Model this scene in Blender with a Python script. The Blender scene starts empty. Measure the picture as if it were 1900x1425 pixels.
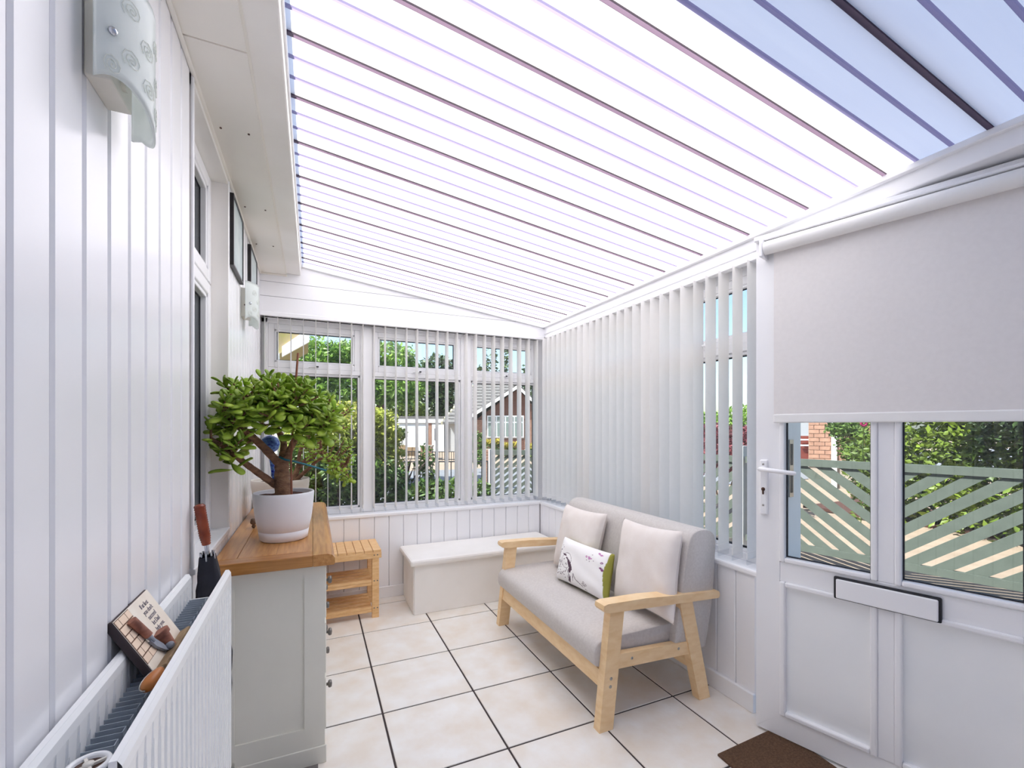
import bpy, bmesh, math, random
from mathutils import Vector, Matrix
random.seed(7)
PI = math.pi
sc = bpy.context.scene
C = sc.collection
# ---------------------------------------------------------------- camera, world, sun, exposure
FPX, HOR, H = 832.0, 792.0, 1.35
YAW = math.atan((950 - 580) / FPX)
cd = bpy.data.cameras.new('camera'); cd.sensor_width = 36; cd.lens = 36 * FPX / 1900
cd.shift_y = (HOR - 712.5) / 1900; cd.clip_start = 0.02; cd.clip_end = 400
cam = bpy.data.objects.new('camera', cd); C.objects.link(cam)
cam.location = (0, 0, H); cam.rotation_euler = (PI / 2, 0, -YAW); sc.camera = cam
W = bpy.data.worlds.new('world'); sc.world = W; W.use_nodes = True
nt = W.node_tree; bg = nt.nodes['Background']
sky = nt.nodes.new('ShaderNodeTexSky'); sky.sky_type = 'NISHITA'; sky.sun_disc = False
sky.sun_elevation = math.radians(54); sky.sun_rotation = math.radians(-90); sky.air_density = 1.0; sky.dust_density = 1.8
nt.links.new(sky.outputs[0], bg.inputs[0]); bg.inputs[1].default_value = 0.135
sl = bpy.data.lights.new('sun', 'SUN'); sl.energy = 5.2; sl.angle = 0.009; sl.color = (1, .975, .93)
so = bpy.data.objects.new('sun', sl); C.objects.link(so)
so.rotation_euler = Vector((math.cos(math.radians(54)), 0.0, -math.sin(math.radians(54)))).to_track_quat('-Z', 'Y').to_euler()
sc.view_settings.view_transform = 'Standard'; sc.view_settings.look = 'None'
sc.view_settings.gamma = 1; sc.view_settings.use_curve_mapping = False
sc.view_settings.exposure = 1.32
cy = sc.cycles
cy.max_bounces = 12; cy.diffuse_bounces = 8; cy.glossy_bounces = 4; cy.transmission_bounces = 6; cy.transparent_max_bounces = 24
cy.caustics_reflective = False; cy.caustics_refractive = False; cy.sample_clamp_indirect = 6
cy.use_denoising = True
cA, sA = math.cos(YAW), math.sin(YAW)
def at(u, v, z):
    x = (u - 950) / FPX * z
    return Vector((x * cA + z * sA, -x * sA + z * cA, H - (v - HOR) / FPX * z))
# ---------------------------------------------------------------- materials
def lin(c):
    return tuple(((x / 255) / 12.92 if x / 255 <= .04045 else ((x / 255 + .055) / 1.055) ** 2.4) for x in c) + (1,)
def mat(name, col, rough=.5, col2=None, scale=20, bump=0, bscale=200, metal=0, spec=.5, stretch=None, island=0, trans=0, detail=3, attr=None, objrand=0):
    m = bpy.data.materials.new(name); m.use_nodes = True; n = m.node_tree; N = n.nodes; L = n.links
    b = N['Principled BSDF']; b.inputs['Roughness'].default_value = rough; b.inputs['Metallic'].default_value = metal
    b.inputs['Specular IOR Level'].default_value = spec
    g = N.new('ShaderNodeNewGeometry'); mp = N.new('ShaderNodeMapping')
    if stretch: mp.inputs['Scale'].default_value = stretch
    L.new(g.outputs['Position'], mp.inputs['Vector'])
    if objrand:
        oi = N.new('ShaderNodeObjectInfo'); ml = N.new('ShaderNodeVectorMath'); ml.operation = 'SCALE'; ml.inputs['Scale'].default_value = 37
        cb = N.new('ShaderNodeCombineXYZ')
        for i in range(3): L.new(oi.outputs['Random'], cb.inputs[i])
        L.new(cb.outputs[0], ml.inputs[0]); L.new(ml.outputs[0], mp.inputs['Location'])
    nz = N.new('ShaderNodeTexNoise'); nz.inputs['Scale'].default_value = scale; nz.inputs['Detail'].default_value = detail
    L.new(mp.outputs[0], nz.inputs['Vector'])
    c1 = lin(col); c2 = lin(col2) if col2 else tuple(x * .94 for x in c1[:3]) + (1,)
    r = N.new('ShaderNodeValToRGB'); r.color_ramp.elements[0].position = .32; r.color_ramp.elements[1].position = .68
    r.color_ramp.elements[0].color = c1; r.color_ramp.elements[1].color = c2
    L.new(nz.outputs['Fac'], r.inputs[0])
    out = r.outputs[0]
    if island:
        hs = N.new('ShaderNodeHueSaturation'); mr = N.new('ShaderNodeMapRange'); mr.inputs[3].default_value = 1 - island; mr.inputs[4].default_value = 1 + island
        L.new(g.outputs['Random Per Island'], mr.inputs[0]); L.new(mr.outputs[0], hs.inputs['Value']); L.new(out, hs.inputs['Color']); out = hs.outputs[0]
    if attr:
        va = N.new('ShaderNodeVertexColor'); va.layer_name = attr; out = va.outputs[0]
    L.new(out, b.inputs['Base Color'])
    if bump:
        n2 = N.new('ShaderNodeTexNoise'); n2.inputs['Scale'].default_value = bscale; L.new(mp.outputs[0], n2.inputs['Vector'])
        bp = N.new('ShaderNodeBump'); bp.inputs['Strength'].default_value = bump; bp.inputs['Distance'].default_value = .01
        L.new(n2.outputs['Fac'], bp.inputs['Height']); L.new(bp.outputs[0], b.inputs['Normal'])
    if trans:
        t = N.new('ShaderNodeBsdfTranslucent'); L.new(out, t.inputs[0]); mx = N.new('ShaderNodeMixShader'); mx.inputs[0].default_value = trans
        L.new(b.outputs[0], mx.inputs[1]); L.new(t.outputs[0], mx.inputs[2]); L.new(mx.outputs[0], N['Material Output'].inputs[0])
    return m
def glass(name, tint=(.95, .98, .97), refl=.08, opac=0):
    m = bpy.data.materials.new(name); m.use_nodes = True; n = m.node_tree; N = n.nodes; L = n.links; N.remove(N['Principled BSDF'])
    t = N.new('ShaderNodeBsdfTransparent'); t.inputs[0].default_value = tint + (1,)
    g = N.new('ShaderNodeBsdfGlossy'); g.inputs['Roughness'].default_value = .01
    lw = N.new('ShaderNodeLayerWeight'); lw.inputs[0].default_value = .25
    mr = N.new('ShaderNodeMapRange'); mr.inputs[3].default_value = refl * .4; mr.inputs[4].default_value = refl * 4
    nz = N.new('ShaderNodeTexNoise'); nz.inputs['Scale'].default_value = 3
    bp = N.new('ShaderNodeBump'); bp.inputs['Strength'].default_value = .01; L.new(nz.outputs[0], bp.inputs['Height']); L.new(bp.outputs[0], g.inputs['Normal'])
    mx = N.new('ShaderNodeMixShader'); L.new(lw.outputs['Fresnel'], mr.inputs[0]); L.new(mr.outputs[0], mx.inputs[0])
    L.new(t.outputs[0], mx.inputs[1]); L.new(g.outputs[0], mx.inputs[2]); L.new(mx.outputs[0], N['Material Output'].inputs[0])
    return m
def sheet_mat(name, col, clear, col2):
    m = bpy.data.materials.new(name); m.use_nodes = True; n = m.node_tree; N = n.nodes; L = n.links; N.remove(N['Principled BSDF'])
    g = N.new('ShaderNodeNewGeometry'); mp = N.new('ShaderNodeMapping'); mp.inputs['Scale'].default_value = (.8, 9, .8); L.new(g.outputs['Position'], mp.inputs[0])
    nz = N.new('ShaderNodeTexNoise'); nz.inputs['Scale'].default_value = 2; nz.inputs['Detail'].default_value = 4; L.new(mp.outputs[0], nz.inputs['Vector'])
    r = N.new('ShaderNodeValToRGB'); r.color_ramp.elements[0].position = .3; r.color_ramp.elements[1].position = .7
    r.color_ramp.elements[0].color = lin(col); r.color_ramp.elements[1].color = lin(col2); L.new(nz.outputs['Fac'], r.inputs[0])
    t = N.new('ShaderNodeBsdfTranslucent'); L.new(r.outputs[0], t.inputs[0])
    d = N.new('ShaderNodeBsdfDiffuse'); L.new(r.outputs[0], d.inputs[0])
    m0 = N.new('ShaderNodeMixShader'); m0.inputs[0].default_value = .12; L.new(t.outputs[0], m0.inputs[1]); L.new(d.outputs[0], m0.inputs[2])
    tr = N.new('ShaderNodeBsdfTransparent'); tr.inputs[0].default_value = (.9, .93, 1, 1)
    gl = N.new('ShaderNodeBsdfGlossy'); gl.inputs['Roughness'].default_value = .25
    m1 = N.new('ShaderNodeMixShader'); m1.inputs[0].default_value = clear; L.new(m0.outputs[0], m1.inputs[1]); L.new(tr.outputs[0], m1.inputs[2])
    m2 = N.new('ShaderNodeMixShader'); m2.inputs[0].default_value = .06; L.new(m1.outputs[0], m2.inputs[1]); L.new(gl.outputs[0], m2.inputs[2])
    L.new(m2.outputs[0], N['Material Output'].inputs[0])
    return m
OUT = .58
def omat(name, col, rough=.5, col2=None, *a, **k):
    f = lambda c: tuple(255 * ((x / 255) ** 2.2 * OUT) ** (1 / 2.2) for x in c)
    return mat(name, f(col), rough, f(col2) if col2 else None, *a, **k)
M = dict(wpane=mat('pale_window_pane', (128, 142, 138), .2), verge=omat('mossy_cream_verge', (214, 206, 176), .9),
    upvc=mat('white_upvc', (243, 243, 244), .3, (239, 239, 241), 3, spec=.4),
    plank=mat('white_cladding', (243, 243, 245), .24, (238, 238, 241), 2, bump=.02, bscale=9, spec=.5, stretch=(1, 1, .2)),
    paint=mat('white_paint', (244, 241, 237), .5, (236, 232, 226), 3),
    soffit=mat('cream_soffit', (240, 236, 229), .3, (232, 226, 215), 1.5),
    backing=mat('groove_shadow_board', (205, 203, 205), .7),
    grout=mat('dark_grout', (58, 50, 52), .9, (70, 60, 58), 30),
    tile=mat('stone_look_tile', (240, 238, 234), .3, (231, 221, 208), 7, bump=.05, bscale=60, detail=8, objrand=1),
    gasket=mat('black_gasket', (38, 40, 48), .6), glass=glass('window_glass'), dglass=glass('house_glass', (.8, .85, .86), .15),
    sheet=sheet_mat('opal_roof_sheet', (249, 246, 244), .0, (243, 240, 240)),
    rib=sheet_mat('opal_roof_rib', (146, 136, 164), .0, (156, 146, 174)),
    seam=sheet_mat('purple_grey_roof_seam', (104, 86, 104), .0, (124, 106, 124)),
    rad=mat('radiator_enamel', (243, 244, 244), .22, (238, 240, 241), 4), fin=mat('grey_convector_steel', (176, 186, 198), .4, (156, 166, 178), 12, metal=.2),
    oak=mat('golden_oak', (199, 148, 88), .3, (168, 112, 58), 6, bump=.05, bscale=80, stretch=(14, 1, 14), objrand=1, detail=6),
    oakx=mat('golden_oak_cross', (186, 132, 74), .3, (150, 98, 46), 6, bump=.05, bscale=80, stretch=(1, 14, 14), objrand=1, detail=6),
    cab=mat('sage_cream_cabinet_paint', (226, 224, 213), .45, (221, 219, 208), 3),
    birch=mat('pale_birch', (242, 212, 168), .45, (232, 196, 146), 5, stretch=(3, 3, 9), objrand=1, detail=6),
    bamboo=mat('bamboo', (238, 198, 144), .45, (222, 174, 116), 8, stretch=(2, 9, 9), objrand=1, detail=6),
    fabric=mat('light_grey_linen', (206, 201, 197), .95, (197, 191, 187), 90, bump=.15, bscale=900),
    cush=mat('off_white_cushion_cotton', (233, 226, 221), .95, (227, 218, 212), 12, bump=.12, bscale=300),
    dogc=mat('printed_cushion_cotton', (240, 238, 236), .95, attr='print', bump=.1, bscale=300),
    steel=mat('brushed_steel', (170, 168, 165), .3, metal=.9), chrome=mat('chrome', (205, 208, 215), .12, metal=1),
    dark=mat('bronze_dark_fixing', (90, 66, 54), .4, metal=.5), black=mat('black_plastic', (26, 26, 32), .4),
    pewter=mat('pewter_knob', (120, 116, 112), .35, metal=.7),
    blind=mat('white_blind_fabric', (252, 251, 249), .8, (250, 249, 247), 30, trans=.15),
    roller=mat('off_white_roller_fabric', (240, 236, 234), .8, (237, 233, 231), 60, bump=.05, bscale=700, trans=.1),
    chain=glass('clear_weight', (.93, .94, .95), .02),
    pot=mat('white_plastic_pot', (236, 236, 240), .35, (230, 230, 235), 4, bump=.02, bscale=120), pot2=mat('cream_pot', (226, 219, 208), .5),
    soil=mat('dark_soil', (88, 50, 40), .95, (50, 32, 26), 90, bump=.6, bscale=150),
    leaf=mat('jade_leaf', (190, 212, 86), .32, (140, 174, 58), 9, objrand=1, trans=.3, spec=.4), leaf2=mat('jade_leaf_far', (176, 202, 76), .35, (128, 164, 52), 14, island=.35, trans=.3),
    bark=mat('jade_bark', (150, 112, 84), .8, (112, 80, 62), 30, bump=.5, bscale=90, stretch=(1, 1, 2.4)),
    cane=mat('brown_cane', (140, 84, 62), .6), twine=mat('teal_twine', (16, 120, 120), .7, (10, 70, 110), 300),
    handle=mat('varnished_wood_handle', (142, 62, 30), .22, (112, 42, 20), 20), umb=mat('black_umbrella_cloth', (24, 24, 34), .7, (34, 34, 46), 30),
    mat_=mat('brown_doormat', (122, 92, 68), .98, (92, 66, 48), 160, bump=.8, bscale=500),
    frosted=mat('frosted_lamp_glass', (242, 246, 244), .25, (238, 243, 241), 6, trans=.45), spiral=mat('clear_spiral_print', (244, 246, 240), .2, trans=.3),
    lampbox=mat('lamp_back_box', (222, 218, 208), .4),
    frameblk=mat('black_picture_frame', (28, 24, 26), .35), print_=mat('pale_landscape_print', (214, 226, 226), .2, (176, 196, 198), 6, detail=6),
    plq=mat('cream_plaque_face', (236, 228, 214), .6, (228, 216, 200), 20), plqd=mat('dark_plaque_edge', (60, 48, 50), .7), ink=mat('grey_ink', (136, 130, 136), .8),
    brickink=mat('sepia_line', (112, 82, 62), .8), terr=mat('terracotta_resin', (168, 112, 92), .6, (120, 74, 60), 60), blade=mat('weathered_blade', (150, 158, 172), .5, (116, 118, 128), 60),
    shelfw=mat('weathered_resin_shelf', (160, 136, 104), .8, (122, 100, 76), 40), peach=mat('peach_brick_print', (238, 214, 190), .7),
    cork=mat('orange_wood_knob', (196, 124, 60), .35, (168, 98, 44), 20), globe=mat('blue_swirled_glass', (12, 26, 170), .3, (130, 175, 240), 60, detail=5, spec=.25, stretch=(1, 1, 1.6)),
    curtain=mat('grey_curtain', (132, 130, 134), .9, (116, 114, 119), 20),
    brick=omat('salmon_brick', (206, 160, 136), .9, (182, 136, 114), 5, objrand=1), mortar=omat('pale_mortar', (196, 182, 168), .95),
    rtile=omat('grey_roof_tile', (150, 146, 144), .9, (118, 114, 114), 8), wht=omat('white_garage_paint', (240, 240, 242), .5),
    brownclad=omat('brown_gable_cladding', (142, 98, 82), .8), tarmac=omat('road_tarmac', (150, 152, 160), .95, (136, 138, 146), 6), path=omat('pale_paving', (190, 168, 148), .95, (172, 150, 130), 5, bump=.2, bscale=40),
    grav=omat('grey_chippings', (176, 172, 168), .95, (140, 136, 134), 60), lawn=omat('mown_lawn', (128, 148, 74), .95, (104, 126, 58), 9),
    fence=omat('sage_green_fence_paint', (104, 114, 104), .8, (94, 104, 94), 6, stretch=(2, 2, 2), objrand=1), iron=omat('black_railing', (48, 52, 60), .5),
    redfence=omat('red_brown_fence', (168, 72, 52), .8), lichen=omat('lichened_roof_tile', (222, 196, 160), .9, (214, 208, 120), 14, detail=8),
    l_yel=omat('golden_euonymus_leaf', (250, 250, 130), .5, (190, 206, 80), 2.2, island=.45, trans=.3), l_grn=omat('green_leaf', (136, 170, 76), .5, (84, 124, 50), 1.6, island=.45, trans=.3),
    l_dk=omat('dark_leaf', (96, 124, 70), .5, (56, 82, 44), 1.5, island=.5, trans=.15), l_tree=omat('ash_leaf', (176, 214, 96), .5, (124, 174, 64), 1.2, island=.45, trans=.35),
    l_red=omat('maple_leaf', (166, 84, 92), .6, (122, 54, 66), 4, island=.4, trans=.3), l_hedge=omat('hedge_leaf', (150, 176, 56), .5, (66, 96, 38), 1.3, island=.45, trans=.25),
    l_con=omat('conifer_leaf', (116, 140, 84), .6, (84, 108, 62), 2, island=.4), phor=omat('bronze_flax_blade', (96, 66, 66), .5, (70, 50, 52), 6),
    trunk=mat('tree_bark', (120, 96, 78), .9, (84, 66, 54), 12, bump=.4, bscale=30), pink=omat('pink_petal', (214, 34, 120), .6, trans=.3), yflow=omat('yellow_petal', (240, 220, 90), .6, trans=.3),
)
# ---------------------------------------------------------------- mesh helpers
class MB:
    def __init__(s): s.v = []; s.f = []; s.sm = []
    def add(s, vs, fs, smooth=False):
        o = len(s.v); s.v += [tuple(v) for v in vs]; s.f += [tuple(i + o for i in f) for f in fs]; s.sm += [smooth] * len(fs); return s
    def box(s, a, b, ch=0, mx=None):
        x0, y0, z0 = a; x1, y1, z1 = b
        if x0 > x1: x0, x1 = x1, x0
        if y0 > y1: y0, y1 = y1, y0
        if z0 > z1: z0, z1 = z1, z0
        if ch:
            bm = bmesh.new(); vs = [bm.verts.new(p) for p in [(x, y, z) for x in (x0, x1) for y in (y0, y1) for z in (z0, z1)]]
            for f in ((0, 1, 3, 2), (4, 6, 7, 5), (0, 4, 5, 1), (2, 3, 7, 6), (0, 2, 6, 4), (1, 5, 7, 3)): bm.faces.new([vs[i] for i in f])
            bmesh.ops.bevel(bm, geom=bm.edges[:], offset=min(ch, .45 * min(x1 - x0, y1 - y0, z1 - z0)), segments=1 if ch < .004 else 2, affect='EDGES', profile=.5)
            bm.verts.index_update(); vs = [mx @ v.co if mx else v.co.copy() for v in bm.verts]
            s.add(vs, [[v.index for v in f.verts] for f in bm.faces]); bm.free(); return s
        vs = [Vector((x, y, z)) for x in (x0, x1) for y in (y0, y1) for z in (z0, z1)]
        if mx: vs = [mx @ v for v in vs]
        return s.add(vs, [(0, 1, 3, 2), (4, 6, 7, 5), (0, 4, 5, 1), (2, 3, 7, 6), (0, 2, 6, 4), (1, 5, 7, 3)])
    def prism(s, poly, z0, z1, mx=None):          # poly of (x,y), extruded in z
        n = len(poly); vs = [Vector((p[0], p[1], z)) for z in (z0, z1) for p in poly]
        if mx: vs = [mx @ v for v in vs]
        return s.add(vs, [tuple(range(n))[::-1], tuple(range(n, 2 * n))] + [(i, (i + 1) % n, n + (i + 1) % n, n + i) for i in range(n)])
    def hexa(s, b, t):                             # 4 bottom + 4 top points
        return s.add(list(b) + list(t), [(3, 2, 1, 0), (4, 5, 6, 7), (0, 1, 5, 4), (1, 2, 6, 5), (2, 3, 7, 6), (3, 0, 4, 7)])
    def tube(s, pts, r, n=8, cap=True):
        pts = [Vector(p) for p in pts]; R = r if isinstance(r, (list, tuple)) else [r] * len(pts); vs = []; ref = None
        for i, p in enumerate(pts):
            d = (pts[min(i + 1, len(pts) - 1)] - pts[max(i - 1, 0)]).normalized()
            if ref is None: ref = d.orthogonal().normalized()
            a = (ref - d * ref.dot(d)); a = a.normalized() if a.length > 1e-5 else d.orthogonal().normalized(); ref = a; b = d.cross(a)
            vs += [p + (a * math.cos(2 * PI * k / n) + b * math.sin(2 * PI * k / n)) * R[i] for k in range(n)]
        fs = [(i * n + k, i * n + (k + 1) % n, (i + 1) * n + (k + 1) % n, (i + 1) * n + k) for i in range(len(pts) - 1) for k in range(n)]
        s.add(vs, fs, True)
        if cap: s.add(vs[:n], [tuple(range(n))[::-1]]); s.add(vs[-n:], [tuple(range(n))])
        return s
    def lathe(s, prof, c=(0, 0, 0), n=32, mx=None):
        vs = [Vector((c[0] + r * math.cos(2 * PI * k / n), c[1] + r * math.sin(2 * PI * k / n), c[2] + z)) for r, z in prof for k in range(n)]
        if mx: vs = [mx @ v for v in vs]
        return s.add(vs, [(i * n + k, i * n + (k + 1) % n, (i + 1) * n + (k + 1) % n, (i + 1) * n + k) for i in range(len(prof) - 1) for k in range(n)], True)
    def ball(s, c, r, n=12, sc=(1, 1, 1), mx=None):
        m = n // 2; prof = [(max(1e-4, math.sin(PI * i / m)), -math.cos(PI * i / m)) for i in range(m + 1)]
        vs = [Vector((q * math.cos(2 * PI * k / n) * r * sc[0], q * math.sin(2 * PI * k / n) * r * sc[1], z * r * sc[2])) for q, z in prof for k in range(n)]
        if mx: vs = [mx @ v for v in vs]
        vs = [v + Vector(c) for v in vs]
        return s.add(vs, [(i * n + k, i * n + (k + 1) % n, (i + 1) * n + (k + 1) % n, (i + 1) * n + k) for i in range(m) for k in range(n)], True)
    def data(s, name, m=None, off=None):
        me = bpy.data.meshes.new(name)
        v = [tuple(off @ Vector(p)) for p in s.v] if off else s.v
        me.from_pydata(v, [], s.f); me.polygons.foreach_set('use_smooth', s.sm); me.update()
        if m: me.materials.append(M[m] if isinstance(m, str) else m)
        return me
def root_inv(p):
    mx = Matrix()
    while p is not None: mx = p.matrix_basis @ mx; p = p.parent
    return mx.inverted()
def obj(name, mb, m, parent=None, local=False, kind=None):
    off = None if (local or parent is None) else root_inv(parent)
    o = bpy.data.objects.new(name, mb.data(name, m, off)); C.objects.link(o)
    if parent: o.parent = parent
    if kind: o['kind'] = kind
    return o
def inst(name, me, parent, loc=(0, 0, 0), rot=None, scale=None, mx=None):
    o = bpy.data.objects.new(name, me); C.objects.link(o); o.parent = parent
    if mx is not None: o.matrix_basis = root_inv(parent) @ mx
    else:
        o.location = loc
        if rot: o.rotation_euler = rot
        if scale: o.scale = scale
    return o
def tag(o, label, cat, group=None, kind=None):
    o['label'] = label; o['category'] = cat
    if group: o['group'] = group
    if kind: o['kind'] = kind
    return o
def empty(name, loc=(0, 0, 0), rz=0):
    o = bpy.data.objects.new(name, None); C.objects.link(o); o.location = loc; o.rotation_euler = (0, 0, rz); o.empty_display_size = .1; return o
def thing(name, label, cat, loc=(0, 0, 0), rz=0, group=None): return tag(empty(name, loc, rz), label, cat, group)
def struct(name, mb=None, m=None, loc=(0, 0, 0), rz=0):
    o = obj(name, mb, m) if mb else empty(name, loc, rz); o['kind'] = 'structure'; return o
def B(a, b, ch=0): return MB().box(a, b, ch)
def leaves(n, samp, size, m, name, parent, asp=.5, droop=0, seed=1):
    rnd = random.Random(seed); vs = []; fs = []
    for i in range(n):
        p = samp(rnd); L = size * rnd.uniform(.6, 1.25)
        d = Vector((rnd.gauss(0, 1), rnd.gauss(0, 1), rnd.gauss(0, .7) - droop)).normalized()
        w = d.cross(Vector((rnd.gauss(0, 1), rnd.gauss(0, 1), rnd.gauss(0, 1)))).normalized() * L * asp * .5
        u = d.cross(w).normalized() * L * .12; p = Vector(p); k = len(vs)
        vs += [p, p + d * L * .5 + w + u, p + d * L, p + d * L * .5 - w + u]; fs += [(k, k + 1, k + 2), (k, k + 2, k + 3)]
    mb = MB(); mb.v = [tuple(v) for v in vs]; mb.f = fs; mb.sm = [True] * len(fs)
    return obj(name, mb, m, parent, kind='stuff')
def blob(c, r, hollow=.55):
    def f(rnd):
        while 1:
            v = Vector((rnd.uniform(-1, 1), rnd.uniform(-1, 1), rnd.uniform(-1, 1))); l = v.length
            if hollow < l < 1 or (l < hollow and rnd.random() < .15):
                w = 1 + .18 * math.sin(v.x * 7 + v.y * 5) * math.sin(v.z * 6 + v.y * 4)
                return (c[0] + v.x * r[0] * w, c[1] + v.y * r[1] * w, c[2] + v.z * r[2] * w)
    return f
def multi(bl):
    fs = [blob(c, r) for c, r in bl]; ws = [r[0] * r[1] + r[1] * r[2] for c, r in bl]
    return lambda rnd: rnd.choices(fs, ws)[0](rnd)
# ================================================================ SETTING
LX, RX, BY, NY = -.345, 1.91, 3.655, -1.3          # wall faces
# floor: dark grout bed and loose tiles
fl = struct('floor', B((LX - .1, NY, -.06), (RX + .2, BY + .15, -.0035)), 'grout')
T = .45; g = .0045
tcache = {}
for i in range(-2, 5):
    for j in range(-7, 6):
        x0, x1 = max(LX, .302 + T * i + g), min(RX + .05, .302 + T * (i + 1) - g); y0, y1 = max(NY, 1.729 + T * j + g), min(BY + .02, 1.729 + T * (j + 1) - g)
        if x1 - x0 < .03 or y1 - y0 < .02: continue
        k = (round(x1 - x0, 3), round(y1 - y0, 3))
        if k not in tcache: tcache[k] = B((0, 0, -.01), (k[0], k[1], 0), .0018).data('tile', 'tile')
        inst('tile', tcache[k], fl, (x0, y0, 0))
# left wall: backing, planks, reveal, window
REY0, REY1, REZ = 1.695, 2.33, .905
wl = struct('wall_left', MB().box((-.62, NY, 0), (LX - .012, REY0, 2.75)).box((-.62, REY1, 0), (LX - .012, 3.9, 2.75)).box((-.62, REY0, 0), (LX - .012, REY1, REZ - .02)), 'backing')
pc = {}
def plank(par, axis, x, y0, y1, z0, z1, th, m='plank'):
    """one tongue and groove board with chamfered long edges; axis: facing direction of the board"""
    w = y1 - y0; k = (axis, round(w, 3), round(z1 - z0, 3), m)
    if k not in pc:
        c = .0045; prof = [(0, 0), (w, 0), (w, th - c), (w - c, th), (c, th), (0, th - c)]
        mb = MB()
        if axis == 'x+': mb.prism(prof, 0, z1 - z0, Matrix(((0, 1, 0, 0), (1, 0, 0, 0), (0, 0, 1, 0), (0, 0, 0, 1))))
        if axis == 'x-': mb.prism(prof, 0, z1 - z0, Matrix(((0, -1, 0, 0), (1, 0, 0, 0), (0, 0, 1, 0), (0, 0, 0, 1))))
        if axis == 'y-': mb.prism(prof, 0, z1 - z0, Matrix(((1, 0, 0, 0), (0, -1, 0, 0), (0, 0, 1, 0), (0, 0, 0, 1))))
        pc[k] = mb.data('wall_plank', m)
    loc = (x, y0, z0) if axis[0] == 'x' else (y0, x, z0)
    return inst('wall_plank', pc[k], par, loc)
k = -21
while .765 + .1 * k < 3.66:
    y0 = .765 + .1 * k + .004; y1 = y0 + .092; k += 1
    if y0 < NY: continue
    y1 = min(y1, BY)
    if y1 <= REY0 + .02 or y0 >= REY1 - .05: plank(wl, 'x+', LX - .012, max(y0, REY1) if y0 > 2 else y0, y1, 0, 2.46, .012)
    else: plank(wl, 'x+', LX - .012, max(y0, REY0), min(y1, REY1), 0, REZ - .02, .012)
obj('reveal_lining', MB().box((-.5, REY0, REZ), (LX + .003, REY0 + .012, 2.46)).box((-.5, REY1 - .004, REZ), (LX + .003, REY1 + .012, 2.46)).box((-.5, REY0, 2.425), (LX + .003, REY1, 2.46)), 'paint', wl)
obj('reveal_edge_bead', MB().box((LX - .002, REY0 - .012, REZ), (LX + .006, REY0, 2.45), .002).box((LX - .002, REY1 + .004, REZ), (LX + .006, REY1 + .018, 2.45), .002), 'upvc', wl)
obj('reveal_sill', B((-.5, REY0 - .01, REZ - .02), (LX + .01, REY1 + .01, REZ), .004), 'upvc', wl)
def casement(par, fx, y0, y1, z0, z1, th, ax='x', w=.05, sgn=1, gl='glass', handle=False):
    """frame ring + bead + gasket + pane. ax: axis normal to window; fx plane coordinate of room-side face; sgn: direction outward"""
    def bb(a0, a1, b0, b1, d0, d1, ch=0):
        lo, hi = fx + sgn * d0, fx + sgn * d1
        return ((lo, a0, b0), (hi, a1, b1)) if ax == 'x' else ((a0, lo, b0), (a1, hi, b1))
    fr = MB()
    for (a0, a1, b0, b1) in ((y0, y0 + w, z0, z1), (y1 - w, y1, z0, z1), (y0 + w, y1 - w, z0, z0 + w), (y0 + w, y1 - w, z1 - w, z1)):
        p, q = bb(a0, a1, b0, b1, 0, th); fr.box(p, q, .005)
    q_ = w * .35
    bd = MB()
    for (a0, a1, b0, b1) in ((y0 + w, y0 + w + q_, z0 + w, z1 - w), (y1 - w - q_, y1 - w, z0 + w, z1 - w), (y0 + w, y1 - w, z0 + w, z0 + w + q_), (y0 + w, y1 - w, z1 - w - q_, z1 - w)):
        p, q = bb(a0, a1, b0, b1, .006, th * .6); bd.box(p, q, .004)
    f = obj('casement_frame', fr, 'upvc', par); obj('glazing_bead', bd, 'upvc', f)
    gk = MB(); e = w + q_
    for (a0, a1, b0, b1) in ((y0 + e, y0 + e + .005, z0 + e, z1 - e), (y1 - e - .005, y1 - e, z0 + e, z1 - e), (y0 + e, y1 - e, z0 + e, z0 + e + .005), (y0 + e, y1 - e, z1 - e - .005, z1 - e)):
        p, q = bb(a0, a1, b0, b1, th * .45, th * .55); gk.box(p, q)
    obj('rubber_gasket', gk, 'gasket', f)
    p, q = bb(y0 + w, y1 - w, z0 + w, z1 - w, th * .48, th * .52); obj('glass_pane', MB().box(p, q), gl, f)
    return f
w3 = struct('window_3')
casement(w3, -.404, REY0 + .01, REY1 - .006, 1.97, 2.425, .06, 'x', .05, -1, 'dglass'); casement(w3, -.404, REY0 + .01, REY1 - .006, REZ, 1.965, .06, 'x', .05, -1, 'dglass')
cu = MB(); n = 60
vs = []
for i in range(n + 1):
    y = 1.5 + i * (2.6 - 1.5) / n; x = -.54 + .012 * math.sin(i * 1.3)
    vs += [(x, y, .8), (x, y, 2.5)]
cu.add(vs, [(2 * i, 2 * i + 2, 2 * i + 3, 2 * i + 1) for i in range(n)], True)
cu.add([(v[0] - .01, v[1], v[2]) for v in vs], [(2 * i, 2 * i + 1, 2 * i + 3, 2 * i + 2) for i in range(n)], True)
tag(obj('curtain', cu, 'curtain'), 'grey pleated curtain hanging behind the house window at left', 'curtain')
obj('corner_filler', B((-.5, BY - .001, .0), (LX + .001, BY + .15, 2.62)), 'upvc', wl)
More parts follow.
